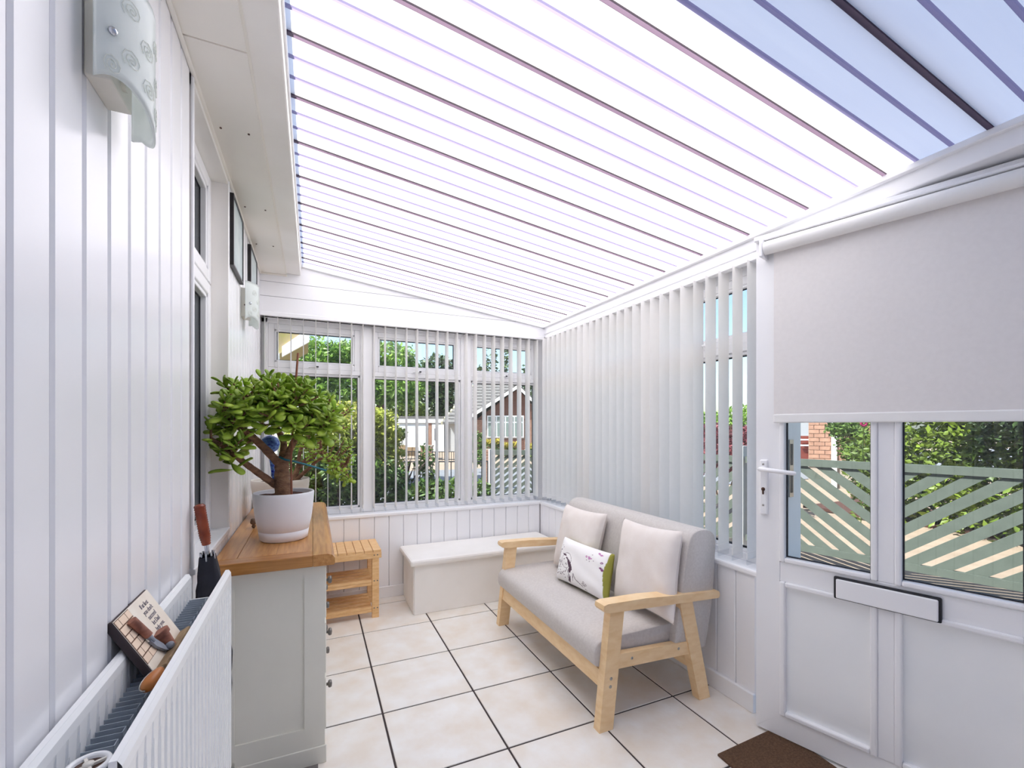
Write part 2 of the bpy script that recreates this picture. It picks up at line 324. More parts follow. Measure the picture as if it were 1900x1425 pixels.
# low soffit and fascia along the house wall
sf = struct('ceiling', MB().box((-.5, NY, 2.462), (-.17, BY + .1, 2.5)), 'soffit')
for y0 in (1.53, NY):
    obj('soffit_board', B((LX, y0 + (.003 if y0 > 0 else 0), 2.455), (-.178, BY if y0 > 0 else 1.527, 2.463)), 'soffit', sf)
obj('soffit_cornice', MB().box((LX, NY, 2.443), (LX + .012, BY, 2.456), .004).box((LX, BY - .012, 2.443), (-.17, BY, 2.456), .004), 'soffit', sf)
scr = MB()
for y in (1.95, 2.6, 3.1):
    for x in (-.31, -.22): scr.tube([(x, y, 2.452), (x, y, 2.4562)], .004, 8)
obj('screw_heads', scr, 'dark', sf)['kind'] = 'stuff'
obj('fascia_board', B((-.178, NY, 2.465), (-.08, BY - .002, 2.575), .006), 'paint', sf)
obj('fascia_trim', B((-.0805, NY, 2.52), (-.072, BY - .002, 2.56), .002), 'upvc', sf)
# translucent roof boards
SL = .27 / 2.02
def rz(x): return 2.555 - (x + .07) * SL
rf = struct('ceiling_1') if False else sf
edges = [.105 + .2842 * i for i in range(-5, 14)]
XE = 2.22
for i in range(len(edges) - 1):
    y0, y1 = edges[i], edges[i + 1]
    if y0 > BY + .1: break
    y1 = min(y1, BY + .13)
    third = (y1 - y0) / 3
    def strip(ya, yb, flange=0):
        pr = ([(ya, .02)] if flange & 1 else []) + [(ya, 0), (yb, 0)] + ([(yb, .02)] if flange & 2 else [])
        m_ = len(pr); vs = [(x, y, rz(x) + dz) for x in (-.1, XE) for y, dz in pr]
        return vs, [(q, q + 1, m_ + q + 1, m_ + q) for q in range(m_ - 1)]
    mb = MB(); rw = .0075
    mb.add(*strip(y0 + .006, y0 + third - rw, 1)); mb.add(*strip(y0 + third + rw, y0 + 2 * third - rw)); mb.add(*strip(y0 + 2 * third + rw, y1 - .006, 2))
    pn = obj('roof_board', mb, 'sheet', sf)
    for q in (1, 2):
        rb = MB(); yy = y0 + third * q; vs = [(x, yy + dy, rz(x) + dz) for x in (-.1, XE) for dy, dz in ((-rw, 0), (-rw * .6, -.005), (rw * .6, -.005), (rw, 0))]
        obj('board_rib', rb.add(vs, [(k, k + 1, k + 5, k + 4) for k in range(3)]), 'rib', pn)
    w_ = .0072; vs = [(x, y0 + dy, rz(x) + dz) for x in (-.1, XE) for dy, dz in ((-w_, .02), (-w_, -.006), (w_, -.006), (w_, .02))]
    obj('roof_seam', MB().add(vs, [(k, k + 1, k + 5, k + 4) for k in range(3)]), 'seam', sf)
# back wall
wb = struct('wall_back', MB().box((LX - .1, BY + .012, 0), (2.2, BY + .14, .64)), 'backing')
x = LX
while x < RX - .02:
    plank(wb, 'y-', BY + .012, x + .0015 + .0, min(x + .1115, RX), 0, .642, .012); x += .1125
up = MB(); up.prism([(LX, 2.16), (2.14, 2.16), (2.14, rz(2.14) - .01), (LX + .27, rz(-.07) - .006), (LX, 2.62)], 0, .1, Matrix(((1, 0, 0, 0), (0, 0, 1, BY + .012), (0, 1, 0, 0), (0, 0, 0, 1))))
obj('gable_backing', up, 'backing', wb)
def gb(z0, z1):
    def xr(z): return min(2.1, (2.555 - z) / SL - .07 - .06)
    MM = Matrix(((1, 0, 0, 0), (0, 0, -1, BY + .012), (0, 1, 0, 0), (0, 0, 0, 1)))
    top = z1 - .003
    pl = [(LX, z0), (xr(z0), z0)] + ([(xr(z0), z0 + .001)] if False else []) + [(xr(top), top), (LX, top)]
    return MB().prism(pl, 0, .012, MM)
obj('gable_board', gb(2.178, 2.293), 'plank', wb); obj('gable_board', gb(2.293, 2.398), 'plank', wb); obj('gable_board', gb(2.398, 2.545), 'plank', wb)
t0, t1 = -.07, 2.0
obj('rake_trim', MB().hexa([(t0, BY - .02, rz(t0) - .03), (t1, BY - .02, rz(t1) - .03), (t1, BY + .02, rz(t1) - .03), (t0, BY + .02, rz(t0) - .03)], [(t0, BY - .02, rz(t0) - .006), (t1, BY - .02, rz(t1) - .006), (t1, BY + .02, rz(t1) - .006), (t0, BY + .02, rz(t0) - .006)]), 'upvc', wb)
struct('baseboard_back', B((LX, BY - .014, 0), (RX, BY, .088), .004), 'upvc')
struct('trim_1', B((LX, BY - .012, .642), (2.08, BY + .11, .672), .008), 'upvc')
# right wall
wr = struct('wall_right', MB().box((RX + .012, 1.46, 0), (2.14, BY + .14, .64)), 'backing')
y = 1.465
while y < BY - .02:
    plank(wr, 'x-', RX + .012, y + .0015, min(y + .1115, BY), 0, .642, .012); y += .1125
struct('baseboard_right', B((RX - .018, 1.465, 0), (RX, BY - .014, .088), .004), 'upvc')
struct('trim_2', B((RX - .012, 1.44, .642), (RX + .1, BY - .012, .672), .008), 'upvc')
tr3 = struct('trim_3', MB().box((1.95, NY, 2.2), (2.14, BY + .1, 2.272), .004), 'upvc')
obj('eave_lip', B((1.932, NY, 2.258), (1.96, BY, 2.282), .003), 'upvc', tr3); obj('eave_board', B((1.957, 1.46, 2.168), (1.99, BY, 2.2), .003), 'upvc', tr3)
struct('trim_4', MB().box((LX, BY - .005, 2.15), (1.95, BY + .14, 2.18), .003), 'upvc')
# windows in the back wall : three lights, each top opener over a fixed pane
w1 = struct('window_1')
WF = BY + .085
of = MB().box((LX, WF, .672), (LX + .045, WF + .07, 2.165), .005).box((1.905, WF, .672), (2.06, WF + .07, 2.165), .005).box((LX, WF, 2.115), (2.0, WF + .07, 2.165), .005).box((LX, WF, .672), (2.0, WF + .07, .712), .005)
for a, b in ((.345, .44), (1.175, 1.27)): of.box((a, WF - .012, .672), (b, WF + .07, 2.15), .012)
obj('window_frame', of, 'upvc', w1)
for a, b in ((LX + .045, .345), (.44, 1.175), (1.27, 1.905)):
    f = casement(w1, WF + .002, a, b, 1.79, 2.115, .06, 'y', .042, 1); obj('transom', B((a, WF - .002, 1.755), (b, WF + .07, 1.79), .004), 'upvc', w1)
    gk = MB(); g_ = .018
    for q in ((a, a + g_, .712, 1.755), (b - g_, b, .712, 1.755), (a, b, .712, .712 + g_), (a, b, 1.755 - g_, 1.755)): gk.box((q[0], WF + .01, q[2]), (q[1], WF + .05, q[3]), .004)
    f2 = obj('glazing_bead', gk, 'upvc', w1); gk = MB(); e = g_
    for q in ((a + e, a + e + .005, .712 + e, 1.755 - e), (b - e - .005, b - e, .712 + e, 1.755 - e), (a + e, b - e, .712 + e, .717 + e), (a + e, b - e, 1.75 - e, 1.755 - e)): gk.box((q[0], WF + .028, q[2]), (q[1], WF + .034, q[3]))
    obj('rubber_gasket', gk, 'gasket', f2); obj('glass_pane', B((a, WF + .03, .712), (b, WF + .033, 1.755)), 'glass', f2)
    xm = (a + b) / 2
    h = obj('window_handle', MB().tube([(xm - .05, WF - .018, 1.803), (xm + .01, WF - .02, 1.808)], .006, 8).box((xm - .005, WF - .014, 1.798), (xm + .02, WF + .002, 1.816), .003), 'upvc', w1)
    obj('handle_socket', B((xm + .002, WF - .028, 1.802), (xm + .02, WF - .013, 1.812), .002), 'black', h)
obj('corner_post', MB().box((1.985, BY - .03, .672), (2.1, WF + .08, 2.2), .006).box((1.9, WF - .02, .672), (2.0, WF + .05, 2.2), .006), 'upvc', w1)
# window in the right wall
w2 = struct('window_2')
FX = 2.0
of = MB().box((FX, 1.46, .672), (FX + .07, 1.505, 2.165), .005).box((FX, BY - .02, .672), (FX + .07, BY + .03, 2.165), .005).box((FX, 1.46, 2.115), (FX + .07, BY, 2.2), .005).box((FX, 1.46, .672), (FX + .07, BY, .712), .005)
ms = [1.505, 2.19, 2.9, BY - .02]
for q in (2.19, 2.9): of.box((FX - .01, q - .04, .672), (FX + .07, q + .04, 2.15), .01)
obj('window_frame', of, 'upvc', w2)
for i in range(3):
    a, b = ms[i] + (.04 if i else 0), ms[i + 1] - (.04 if i < 2 else 0)
    casement(w2, FX + .002, a, b, 1.775, 2.115, .06, 'x', .042, 1); obj('transom', B((FX - .002, a, 1.735), (FX + .07, b, 1.775), .004), 'upvc', w2)
    gk = MB(); g_ = .018
    for q in ((a, a + g_, .712, 1.735), (b - g_, b, .712, 1.735), (a, b, .712, .712 + g_), (a, b, 1.735 - g_, 1.735)): gk.box((FX + .01, q[0], q[2]), (FX + .05, q[1], q[3]), .004)
    f2 = obj('glazing_bead', gk, 'upvc', w2); gk = MB(); e = g_
    for q in ((a + e, a + e + .005, .712 + e, 1.735 - e), (b - e - .005, b - e, .712 + e, 1.735 - e), (a + e, b - e, .712 + e, .722 + e), (a + e, b - e, 1.728 - e, 1.735 - e)): gk.box((FX + .028, q[0], q[2]), (FX + .034, q[1], q[3]))
    obj('rubber_gasket', gk, 'gasket', f2); obj('glass_pane', B((FX + .03, a, .712), (FX + .033, b, 1.735)), 'glass', f2)
    ym = (a + b) / 2
    obj('window_handle', MB().tube([(FX - .018, ym - .05, 1.79), (FX - .02, ym + .02, 1.80)], .007, 8).box((FX - .014, ym - .01, 1.785), (FX + .002, ym + .015, 1.812), .003), 'upvc', w2)
# wall beyond the door and the wall behind the camera
struct('wall_right_1', B((2.05, NY, 0), (2.14, .46, 2.2)), 'plank')
struct('wall_front', B((LX - .1, NY - .1, 0), (2.14, NY, 2.7)), 'plank')
# ================================================================ DOOR (ajar, opens inwards, hinged at its near side)
ang = math.radians(17); LW = .91
d1 = struct('door_1', loc=(1.82, 1.394, 0), rz=math.atan2(-math.cos(ang), math.sin(ang)))
def D(name, mb, m, par=None): return obj(name, mb, m, par or d1, local=True)
ld, st = MB(), .095
fr = MB()
fr.prism([(0, .012), (0, 2.192), (st, 2.192 - st), (st, .012 + st)], 0, .06, Matrix(((1, 0, 0, 0), (0, 0, 1, 0), (0, 1, 0, 0), (0, 0, 0, 1))))
fr.prism([(LW, .012), (LW, 2.192), (LW - st, 2.192 - st), (LW - st, .012 + st)], 0, .06, Matrix(((1, 0, 0, 0), (0, 0, 1, 0), (0, 1, 0, 0), (0, 0, 0, 1))))
D('door_stile', fr, 'upvc')
rl = MB()
rl.prism([(0.001, .012), (LW - .001, .012), (LW - st, .012 + st), (st, .012 + st)], 0.0005, .0595, Matrix(((1, 0, 0, 0), (0, 0, 1, 0), (0, 1, 0, 0), (0, 0, 0, 1))))
rl.prism([(0.001, 2.192), (LW - .001, 2.192), (LW - st, 2.192 - st), (st, 2.192 - st)], 0.0005, .0595, Matrix(((1, 0, 0, 0), (0, 0, 1, 0), (0, 1, 0, 0), (0, 0, 0, 1))))
D('door_rail', rl, 'upvc')
D('middle_rail', MB().box((st, .0008, .682), (LW - st, .059, .768), .003), 'upvc')
MU0, MU1 = .428, .478
D('mullion', MB().box((MU0, .0005, .768), (MU1, .059, 2.1), .003).box((MU0, .0005, .1), (MU1, .059, .683), .003), 'upvc')
def ring(x0, x1, z0, z1, w, y0, y1, ch):
    m = MB()
    for q in ((x0, x0 + w, z0, z1), (x1 - w, x1, z0, z1), (x0 + w, x1 - w, z0, z0 + w), (x0 + w, x1 - w, z1 - w, z1)): m.box((q[0], y0, q[2]), (q[1], y1, q[3]), ch)
    return m
for x0, x1 in ((st, MU0), (MU1, LW - st)):
    b_ = D('glazing_bead', ring(x0, x1, .768, 2.1, .02, -.008, .03, .006), 'upvc')
    D('rubber_gasket', ring(x0 + .02, x1 - .02, .788, 2.08, .005, .018, .026, 0), 'gasket', b_)
    D('glass_pane', B((x0 + .01, .024, .778), (x1 - .01, .03, 2.09)), 'glass', b_)
    b_ = D('panel_bead', ring(x0, x1, .105, .684, .022, -.008, .03, .006), 'upvc')
    D('door_panel', B((x0 + .012, .012, .115), (x1 - .012, .04, .674)), 'rad', b_)
lb = D('letterbox', MB().box((.292, -.012, .668), (.606, .002, .757), .006), 'black')
D('letterbox_flap', MB().box((.302, -.022, .674), (.597, -.010, .749), .004), 'upvc', lb)
hd = D('handle_plate', MB().box((.018, -.012, .962), (.05, .002, 1.205), .006), 'upvc')
D('door_lever', MB().tube([(.033, -.008, 1.165), (.033, -.05, 1.165), (.042, -.058, 1.166), (.165, -.06, 1.158), (.172, -.055, 1.157)], [.011, .010, .0105, .009, .007], 12), 'upvc', hd)
D('lock_cylinder', MB().ball((.033, -.012, 1.075), .0085, 12, (1, .5, 1)).box((.0295, -.016, 1.052), (.0365, -.01, 1.072), .002).box((.031, -.02, 1.06), (.035, -.014, 1.078), .001), 'dark', hd)
D('plate_screw', MB().ball((.033, -.012, 1.005), .005, 10, (1, .5, 1)).ball((.033, -.012, 1.185), .005, 10, (1, .5, 1)), 'steel', hd)
hx = (1.82 + LW * math.sin(ang), 1.394 - LW * math.cos(ang))
dfm = MB().box((2.02, 1.398, 0), (2.135, 1.5, 2.2), .004).box((2.05, .45, 0), (2.135, .524, 2.2), .004).box((2.05, .45, 2.195), (2.135, 1.51, 2.262), .004)
df = obj('door_frame', dfm, 'upvc', d1)
obj('lock_keep', MB().box((2.045, 1.392, 1.02), (2.072, 1.3985, 1.29)), 'steel', df)
obj('keep_slot', MB().box((2.05, 1.3905, 1.17), (2.066, 1.3925, 1.27)).box((2.05, 1.3905, 1.04), (2.066, 1.3925, 1.14)), 'black', df)
obj('threshold', B((2.05, .524, 0), (2.135, 1.434, .03), .005), 'upvc', df)
rb_ = thing('roller_blind', 'off-white roller blind half drawn down over the glazed door', 'blind', (1.82, 1.394, 0), d1.rotation_euler.z)
obj('roller_tube', MB().tube([(.05, -.04, 2.125), (.895, -.04, 2.125)], .028, 24), 'blind', rb_, True)
obj('blind_cloth', MB().box((.078, -.0175, 1.39), (.87, -.0155, 2.13)), 'roller', rb_, True)
obj('bottom_bar', B((.076, -.022, 1.367), (.872, -.0105, 1.405), .005), 'blind', rb_, True)
for x0 in (.036, .895): obj('bracket', MB().box((x0, -.07, 2.085), (x0 + .013, -.001, 2.165), .004), 'upvc', rb_, True)
obj('head_cover', MB().box((.03, -.05, 2.158), (.9, -.001, 2.17), .003).box((.0, -.03, 2.17), (.905, -.001, 2.19), .003), 'upvc', rb_, True)
# ================================================================ VERTICAL BLINDS
def slat_mesh(h):
    mb = MB(); n = 4; vs = []
    for z in (0, h):
        for s in (0, 1):
            for i in range(n + 1):
                u = (i / n - .5) * .089; vs.append((u, .004 * (1 - (2 * i / n - 1) ** 2) + s * .0008, z))
    m_ = n + 1
    for s in (0, 1): mb.add([vs[s * m_ + i] for i in range(m_)] + [vs[2 * m_ + s * m_ + i] for i in range(m_)], [(i, i + 1, m_ + i + 1, m_ + i) for i in range(n)], True)
    mb.box((-.0445, -.0005, -.004), (.0445, .0035, .03))
    return mb.data('blind_slat', 'blind')
sm_ = slat_mesh(1.44)
wt = MB().box((-.0446, -.001, -.03), (.0446, .004, .0)).data('slat_weight', 'chain')
def vblind(label, pts, rotfn, z0, head):
    t = thing('vertical_blind', label, 'blind', (pts[0][0], pts[0][1], z0))
    obj('headrail', head, 'upvc', t)
    for i, p in enumerate(pts):
        o = inst('blind_slat', sm_, t, (p[0] - pts[0][0], p[1] - pts[0][1], 0), (0, 0, rotfn(i)))
        w = inst('slat_weight', wt, o)
    return t
xs = [-.314 + .0845 * i for i in range(27)]
vblind('white vertical blind turned open across the three back windows', [(x, 3.695, .735) for x in xs if x < 1.9], lambda i: PI / 2 + .02 * math.sin(i * 2.1) + (.04 if i > 12 else 0), .715, B((LX + .005, 3.675, 2.15), (1.9, 3.715, 2.178), .003))
ys = [1.515 + .0835 * i for i in range(26)]
vblind('white vertical blind closed to near solid along the sofa wall', [(1.952, y, .735) for y in ys], lambda i: math.radians(7 if i < 5 else -9) + .02 * math.sin(i * 1.7), .715, B((1.932, 1.47, 2.15), (1.972, BY - .07, 2.178), .003))
# ================================================================ DOOR MAT
tag(obj('doormat', MB().prism([(1.518, 1.338), (1.90, 1.352), (1.86, .60), (1.478, .58)], .0005, .0085), 'mat_'), 'brown textured doormat lying under the ajar door', 'mat')
# ================================================================ RADIATOR
rd = thing('radiator', 'white double panel radiator with grey fins against the clad wall', 'radiator', (-.28, .72, 0))
RY0, RY1, RZ0, RZ1 = .725, 1.56, .32, .925
def rad_panel(xin, xout):
    """pressed steel panel; outer face at xout with vertical flutes"""
    sgn = 1 if xout > xin else -1; mb = MB(); n = int((RY1 - RY0) / .0333); ny = n * 10
    zs = [RZ0, RZ0 + .02, RZ0 + .05, RZ0 + .075, RZ1 - .075, RZ1 - .05, RZ1 - .022, RZ1 - .008, RZ1]
    vs = []
    for j, z in enumerate(zs):
        for i in range(ny + 1):
            y = RY0 + (RY1 - RY0) * i / ny; ph = (i % 10) / 10
            d = 0
            if 3 <= j <= 4 and 1 <= i <= ny - 1: d = .0055 * (1 if .22 < ph < .62 else 0)
            if j in (2, 5) and .32 < ph < .52: d = .004
            ex = .006 if j in (0, 8) else (.001 if j == 7 else 0)
            vs.append((xout - sgn * (d + ex), y, z))
    m_ = ny + 1
    mb.add(vs, [(j * m_ + i, j * m_ + i + 1, (j + 1) * m_ + i + 1, (j + 1) * m_ + i) for j in range(len(zs) - 1) for i in range(ny)], False)
    vb = [(xin, v[1], v[2]) for v in vs]
    mb.add(vb, [(j * m_ + i, (j + 1) * m_ + i, (j + 1) * m_ + i + 1, j * m_ + i + 1) for j in range(len(zs) - 1) for i in range(ny)], False)
    a, b = sorted((xin, xout - sgn * .006))
    mb.box((a, RY0 - .0005, RZ0), (b, RY0, RZ1)).box((a, RY1, RZ0), (b, RY1 + .0005, RZ1)).box((a, RY0, RZ1 - .0005), (b, RY1, RZ1 + .0005))
    return mb
obj('radiator_panel', rad_panel(-.236, -.221), 'rad', rd)
obj('radiator_panel', rad_panel(-.334, -.3195), 'rad', rd)
fm = MB()
for dx, dy, wx, wy in ((0, 0, .040, .0012), (0, .016, .040, .0012), (.0388, 0, .0012, .0172)): fm.box((dx, dy, 0), (dx + wx, dy + wy, .50))
fmd = fm.data('convector_fin', 'fin')
y = RY0 + .02
while y < RY1 - .03:
    inst('convector_fin', fmd, rd, (-.3185 + .28, y - .72, .36)); o = inst('convector_fin', fmd, rd, (-.2375 + .28, y + .017 - .72, .345), (0, 0, PI), (.9, 1, 1)); y += .0333
obj('end_plate', B((-.318, RY1 - .012, .40), (-.238, RY1 - .008, .855)), 'rad', rd)
vx, vy, vz = -.272, .772, .868
obj('fin_tray', B((-.3185, RY0 + .01, .34), (-.238, RY1 - .02, .345)), 'fin', rd)
# a white spoked vent wheel sitting at the near end of the radiator
vv = MB().lathe([(.0, -.03), (.016, -.03), (.018, -.004), (.0235, 0), (.025, .003), (.0235, .006), (.0195, .006), (.018, .003), (.018, -.003), (.0, -.003)], (vx, vy, vz + .03), 32)
vo = obj('valve_wheel', vv, 'rad', rd)
sp = MB().lathe([(0, .001), (.006, .001), (.006, .006), (0, .0065)], (vx, vy, vz + .03), 16)
for k in range(4):
    sp.box((-.0018, .004, 0), (.0018, .019, .004), 0, Matrix.Translation((vx, vy, vz + .03)) @ Matrix.Rotation(k * PI / 2 + .5, 4, 'Z'))
obj('wheel_spoke', sp, 'lampbox', vo); obj('wheel_recess', MB().lathe([(0, .0005), (.0178, .0005)], (vx, vy, vz + .03), 24), 'dark', vo)
obj('valve_body', MB().tube([(vx, vy, .34), (vx, vy, vz)], .012, 16), 'rad', rd)
# ================================================================ PLAQUE resting between the radiator panels
P = thing('wall_plaque', 'small cream novelty plaque with trowel and shelf propped in the radiator top', 'plaque', (-.275, 1.156, .872))
uz = Vector((-.068, 0, .116)).normalized(); uy = Vector((0, 1, 0)); un = uy.cross(uz).normalized()       # face normal towards the room
if un.x < 0: un = -un
PM = Matrix(((uy.x, uz.x, un.x, -.273), (uy.y, uz.y, un.y, 1.062), (uy.z, uz.z, un.z, .872), (0, 0, 0, 1)))
W_, H_ = .19, .134
def PP(name, mb, m, par=None):
    mb.v = [tuple(PM @ Vector(v)) for v in mb.v]; return obj(name, mb, m, par or P)
PP('plaque_board', B((0, 0, -.016), (W_, H_, -.001), .002), 'plqd'); face = PP('plaque_face', B((.002, .002, -.0012), (W_ - .002, H_ - .002, .0004)), 'plq')
bkl = MB(); bks = MB()
for r_ in range(6):
    for c_ in range(2 if r_ < 4 else 3):
        x0 = .003 + c_ * .03 - (.012 if r_ % 2 else 0); x1 = x0 + .028; x0 = max(.003, x0); z0 = .03 + r_ * .017; x1 = min(x1, .07)
        if z0 + .015 < H_ - .002 and x1 - x0 > .005: bks.box((x0, z0, .0002), (x1, z0 + .0145, .0012)); bkl.box((x0 - .0012, z0 - .0012, .0003), (x1 + .0012, z0 + .0157, .0008))
PP('brick_print_line', bkl, 'brickink', face); PP('printed_brick', bks, 'peach', face)
PP('small_shelf', MB().box((.004, .0, .0), (W_ - .004, .011, .022), .002), 'shelfw')
tw = PP('trowel_handle', MB().tube([(.036, .112, .009), (.05, .066, .009)], [.0085, .0075], 12), 'terr')
PP('trowel_neck', MB().tube([(.05, .066, .008), (.055, .05, .008)], [.006, .004], 10), 'blade')
PP('trowel_blade', MB().prism([(.046, .056), (.066, .05), (.078, .03), (.08, .012), (.068, .02), (.052, .038)], .003, .008), 'blade')
PP('plant_pot', MB().tube([(.096, .014, .009), (.093, .044, .010)], [.0085, .0115], 14).tube([(.093, .044, .010), (.092, .054, .010)], [.0145, .0155], 14), 'terr')
PP('round_stone', MB().ball((.086, .018, .011), .0085, 10), 'blade')
txt = [("If at first", .116), ("you don't", .102), ("succeed", .088), ("let Dad", .074), ("help you.", .060)]
for s_, zz in txt:
    cu_ = bpy.data.curves.new('txt', 'FONT'); cu_.body = s_; cu_.size = .0145; cu_.align_x = 'CENTER'; cu_.space_character = .92; cu_.extrude = .0003
    to = bpy.data.objects.new('txt', cu_); C.objects.link(to); bpy.context.view_layer.update()
    me = bpy.data.meshes.new_from_object(to.evaluated_get(bpy.context.evaluated_depsgraph_get())); bpy.data.objects.remove(to)
    me.transform(root_inv(P) @ PM @ Matrix.Translation((.134, zz - .007, .0008))); me.materials.clear(); me.materials.append(M['ink']); me.name = 'lettering'
    o = bpy.data.objects.new('lettering', me); C.objects.link(o); o.parent = face; o.matrix_parent_inverse = Matrix()
# bottle-shaped wooden dangler with wire loop
wk = thing('wooden_bobbin', 'small orange wooden bobbin on a wire loop between the radiator panels', 'ornament', (-.262, .985, .89))
mxk = Matrix.Translation((-.264, 1.005, .893)) @ Vector((.35, 1, .35)).to_track_quat('Z', 'Y').to_matrix().to_4x4() @ Matrix.Scale(.86, 4)
obj('bobbin', MB().lathe([(0, -.026), (.008, -.025), (.0135, -.016), (.0145, -.004), (.0125, .01), (.009, .022), (.0055, .028), (0, .029)], n=18, mx=mxk), 'cork', wk)
pts = [mxk @ Vector((.019 * math.cos(t) * 1.0, 0, .031 * math.sin(t) + .002)) for t in [PI * .5 - i * .3 for i in range(12)]]
obj('wire_loop', MB().tube(pts, .0012, 6), 'steel', wk)
# ================================================================ UMBRELLA
um = thing('umbrella', 'closed black umbrella with brown wooden handle standing beside the radiator', 'umbrella', (-.27, 1.68, 0))
A_, Bq, Cq = Vector((-.318, 1.65, 1.108)), Vector((-.300, 1.652, .985)), Vector((-.262, 1.70, .30))
n = 34; hp = [A_.lerp(Bq, i / n) for i in range(n + 1)]
obj('umbrella_handle', MB().tube([A_ + (A_ - Bq) * .03] + hp, [.010] + [.0148 + (.0012 if (i // 1) % 2 else -.0006) - .004 * max(0, i - 26) / 8 for i in range(n + 1)], 16), 'handle', um)
obj('umbrella_shaft', MB().tube([Bq, Bq.lerp(Cq, .12)], .006, 10), 'chrome', um)
cl = MB(); n = 16; rows = 12; vs = []
ax_ = (Cq - Bq).normalized()
e1 = ax_.orthogonal().normalized(); e2 = ax_.cross(e1)
for j in range(rows + 1):
    t = .05 + .95 * j / rows; p = Bq.lerp(Cq, t); R = .021 + .018 * min(1, (t - .05) * 6) - .02 * max(0, t - .5) * 2
    for i in range(n): a = 2 * PI * i / n + t * 1.2; rr = R * (1 + .22 * math.cos(8 * PI * i / n + j)); vs.append(p + (e1 * math.cos(a) + e2 * math.sin(a)) * rr)
cl.add(vs, [(j * n + i, j * n + (i + 1) % n, (j + 1) * n + (i + 1) % n, (j + 1) * n + i) for j in range(rows) for i in range(n)], True)
obj('umbrella_canopy', cl, 'umb', um)
for i in range(8):
    a = 2 * PI * i / 8; p = Bq.lerp(Cq, .045) + (e1 * math.cos(a) + e2 * math.sin(a)) * .0175
    obj('rib_tip', MB().tube([p - ax_ * .008, p + ax_ * .016], .0032, 8), 'chrome', um)
obj('ferrule', MB().tube([Cq, Cq + ax_ * .29], [.01, .005], 10), 'black', um)
# ================================================================ CABINET
cb = thing('sideboard', 'cream painted sideboard with golden oak top and pewter knobs', 'cabinet', (-.14, 2.6, 0))
CX0, CX1, CY0, CY1, CZ = -.328, .045, 1.96, 3.245, .80
bd = MB().box((CX0, CY0 + .008, .0), (CX1, CY1, CZ))
obj('body', bd, 'cab', cb)
fs_ = MB().box((CX0, CY0, .09), (CX0 + .06, CY0 + .009, CZ - .0)).box((CX1 - .075, CY0, .0), (CX1, CY0 + .009, CZ)).box((CX0 + .06, CY0, CZ - .05), (CX1 - .075, CY0 + .009, CZ)).box((CX0 + .06, CY0, .07), (CX1 - .075, CY0 + .009, .15))
obj('side_frame', fs_, 'cab', cb)
obj('plinth', MB().box((CX0, CY0 - .006, 0), (CX1 + .006, CY0 + .001, .07), .002), 'cab', cb)
for j in range(2):
    for r_ in range(3):
        y0 = CY0 + .05 + j * .6; z0 = .1 + r_ * .23
        dr = obj('drawer', B((CX1 - .002, y0, z0), (CX1 + .007, y0 + .585, z0 + .21), .003), 'cab', cb)
        for yk in ((y0 + .13, y0 + .455)):
            obj('knob', MB().lathe([(.006, 0), (.006, .01), (.014, .013), (.0165, .019), (.014, .026), (0, .028)], n=18, mx=Matrix.Translation((CX1 + .006, yk, z0 + .115)) @ Matrix.Rotation(PI / 2, 4, 'Y')), 'pewter', dr)
TX0, TX1, TY0, TY1 = -.34, .082, 1.925, 3.275
def oakb(p, ch=.004, m='oak'): return obj('top_board', MB().box(*p, ch), m, cb)
def profile_edge(y0, y1):
    pr = [(TX1 - .08, CZ), (TX1 - .004, CZ), (TX1, CZ + .006), (TX1, CZ + .026), (TX1 - .01, CZ + .040), (TX1 - .028, CZ + .0455), (TX1 - .08, CZ + .0455)]
    return MB().prism(pr, y0, y1, Matrix(((1, 0, 0, 0), (0, 0, 1, 0), (0, 1, 0, 0), (0, 0, 0, 1))))
obj('top_board', profile_edge(TY0 + .001, TY1), 'oak', cb)
oakb(((TX0, TY0 + .072, CZ), (TX0 + .075, TY1 - .07, CZ + .0455)), .0012)
for i in range(2):
    wv = (TX1 - .081 - TX0 - .076) / 2; oakb(((TX0 + .076 + wv * i, TY0 + .072, CZ), (TX0 + .0755 + wv * (i + 1), TY1 - .07, CZ + .0453)), .001)
obj('top_board', MB().box((TX0, TY0, CZ), (TX1 - .0805, TY0 + .0715, CZ + .0455), .002), 'oakx', cb); obj('top_board', MB().box((TX0, TY1 - .0695, CZ), (TX1 - .0805, TY1, CZ + .0455), .002), 'oakx', cb)
CT = CZ + .0455
# foot cover glimpsed at the cabinet's near floor edge
tag(obj('floor_mat', MB().prism([(-.25, 1.62), (.0, 1.62), (.02, 1.94), (-.25, 1.94)], .0005, .012), mat('grey_rubber_mat', (110, 106, 104), .8)), 'dark grey mat edge on the floor at the sideboard near end', 'mat')
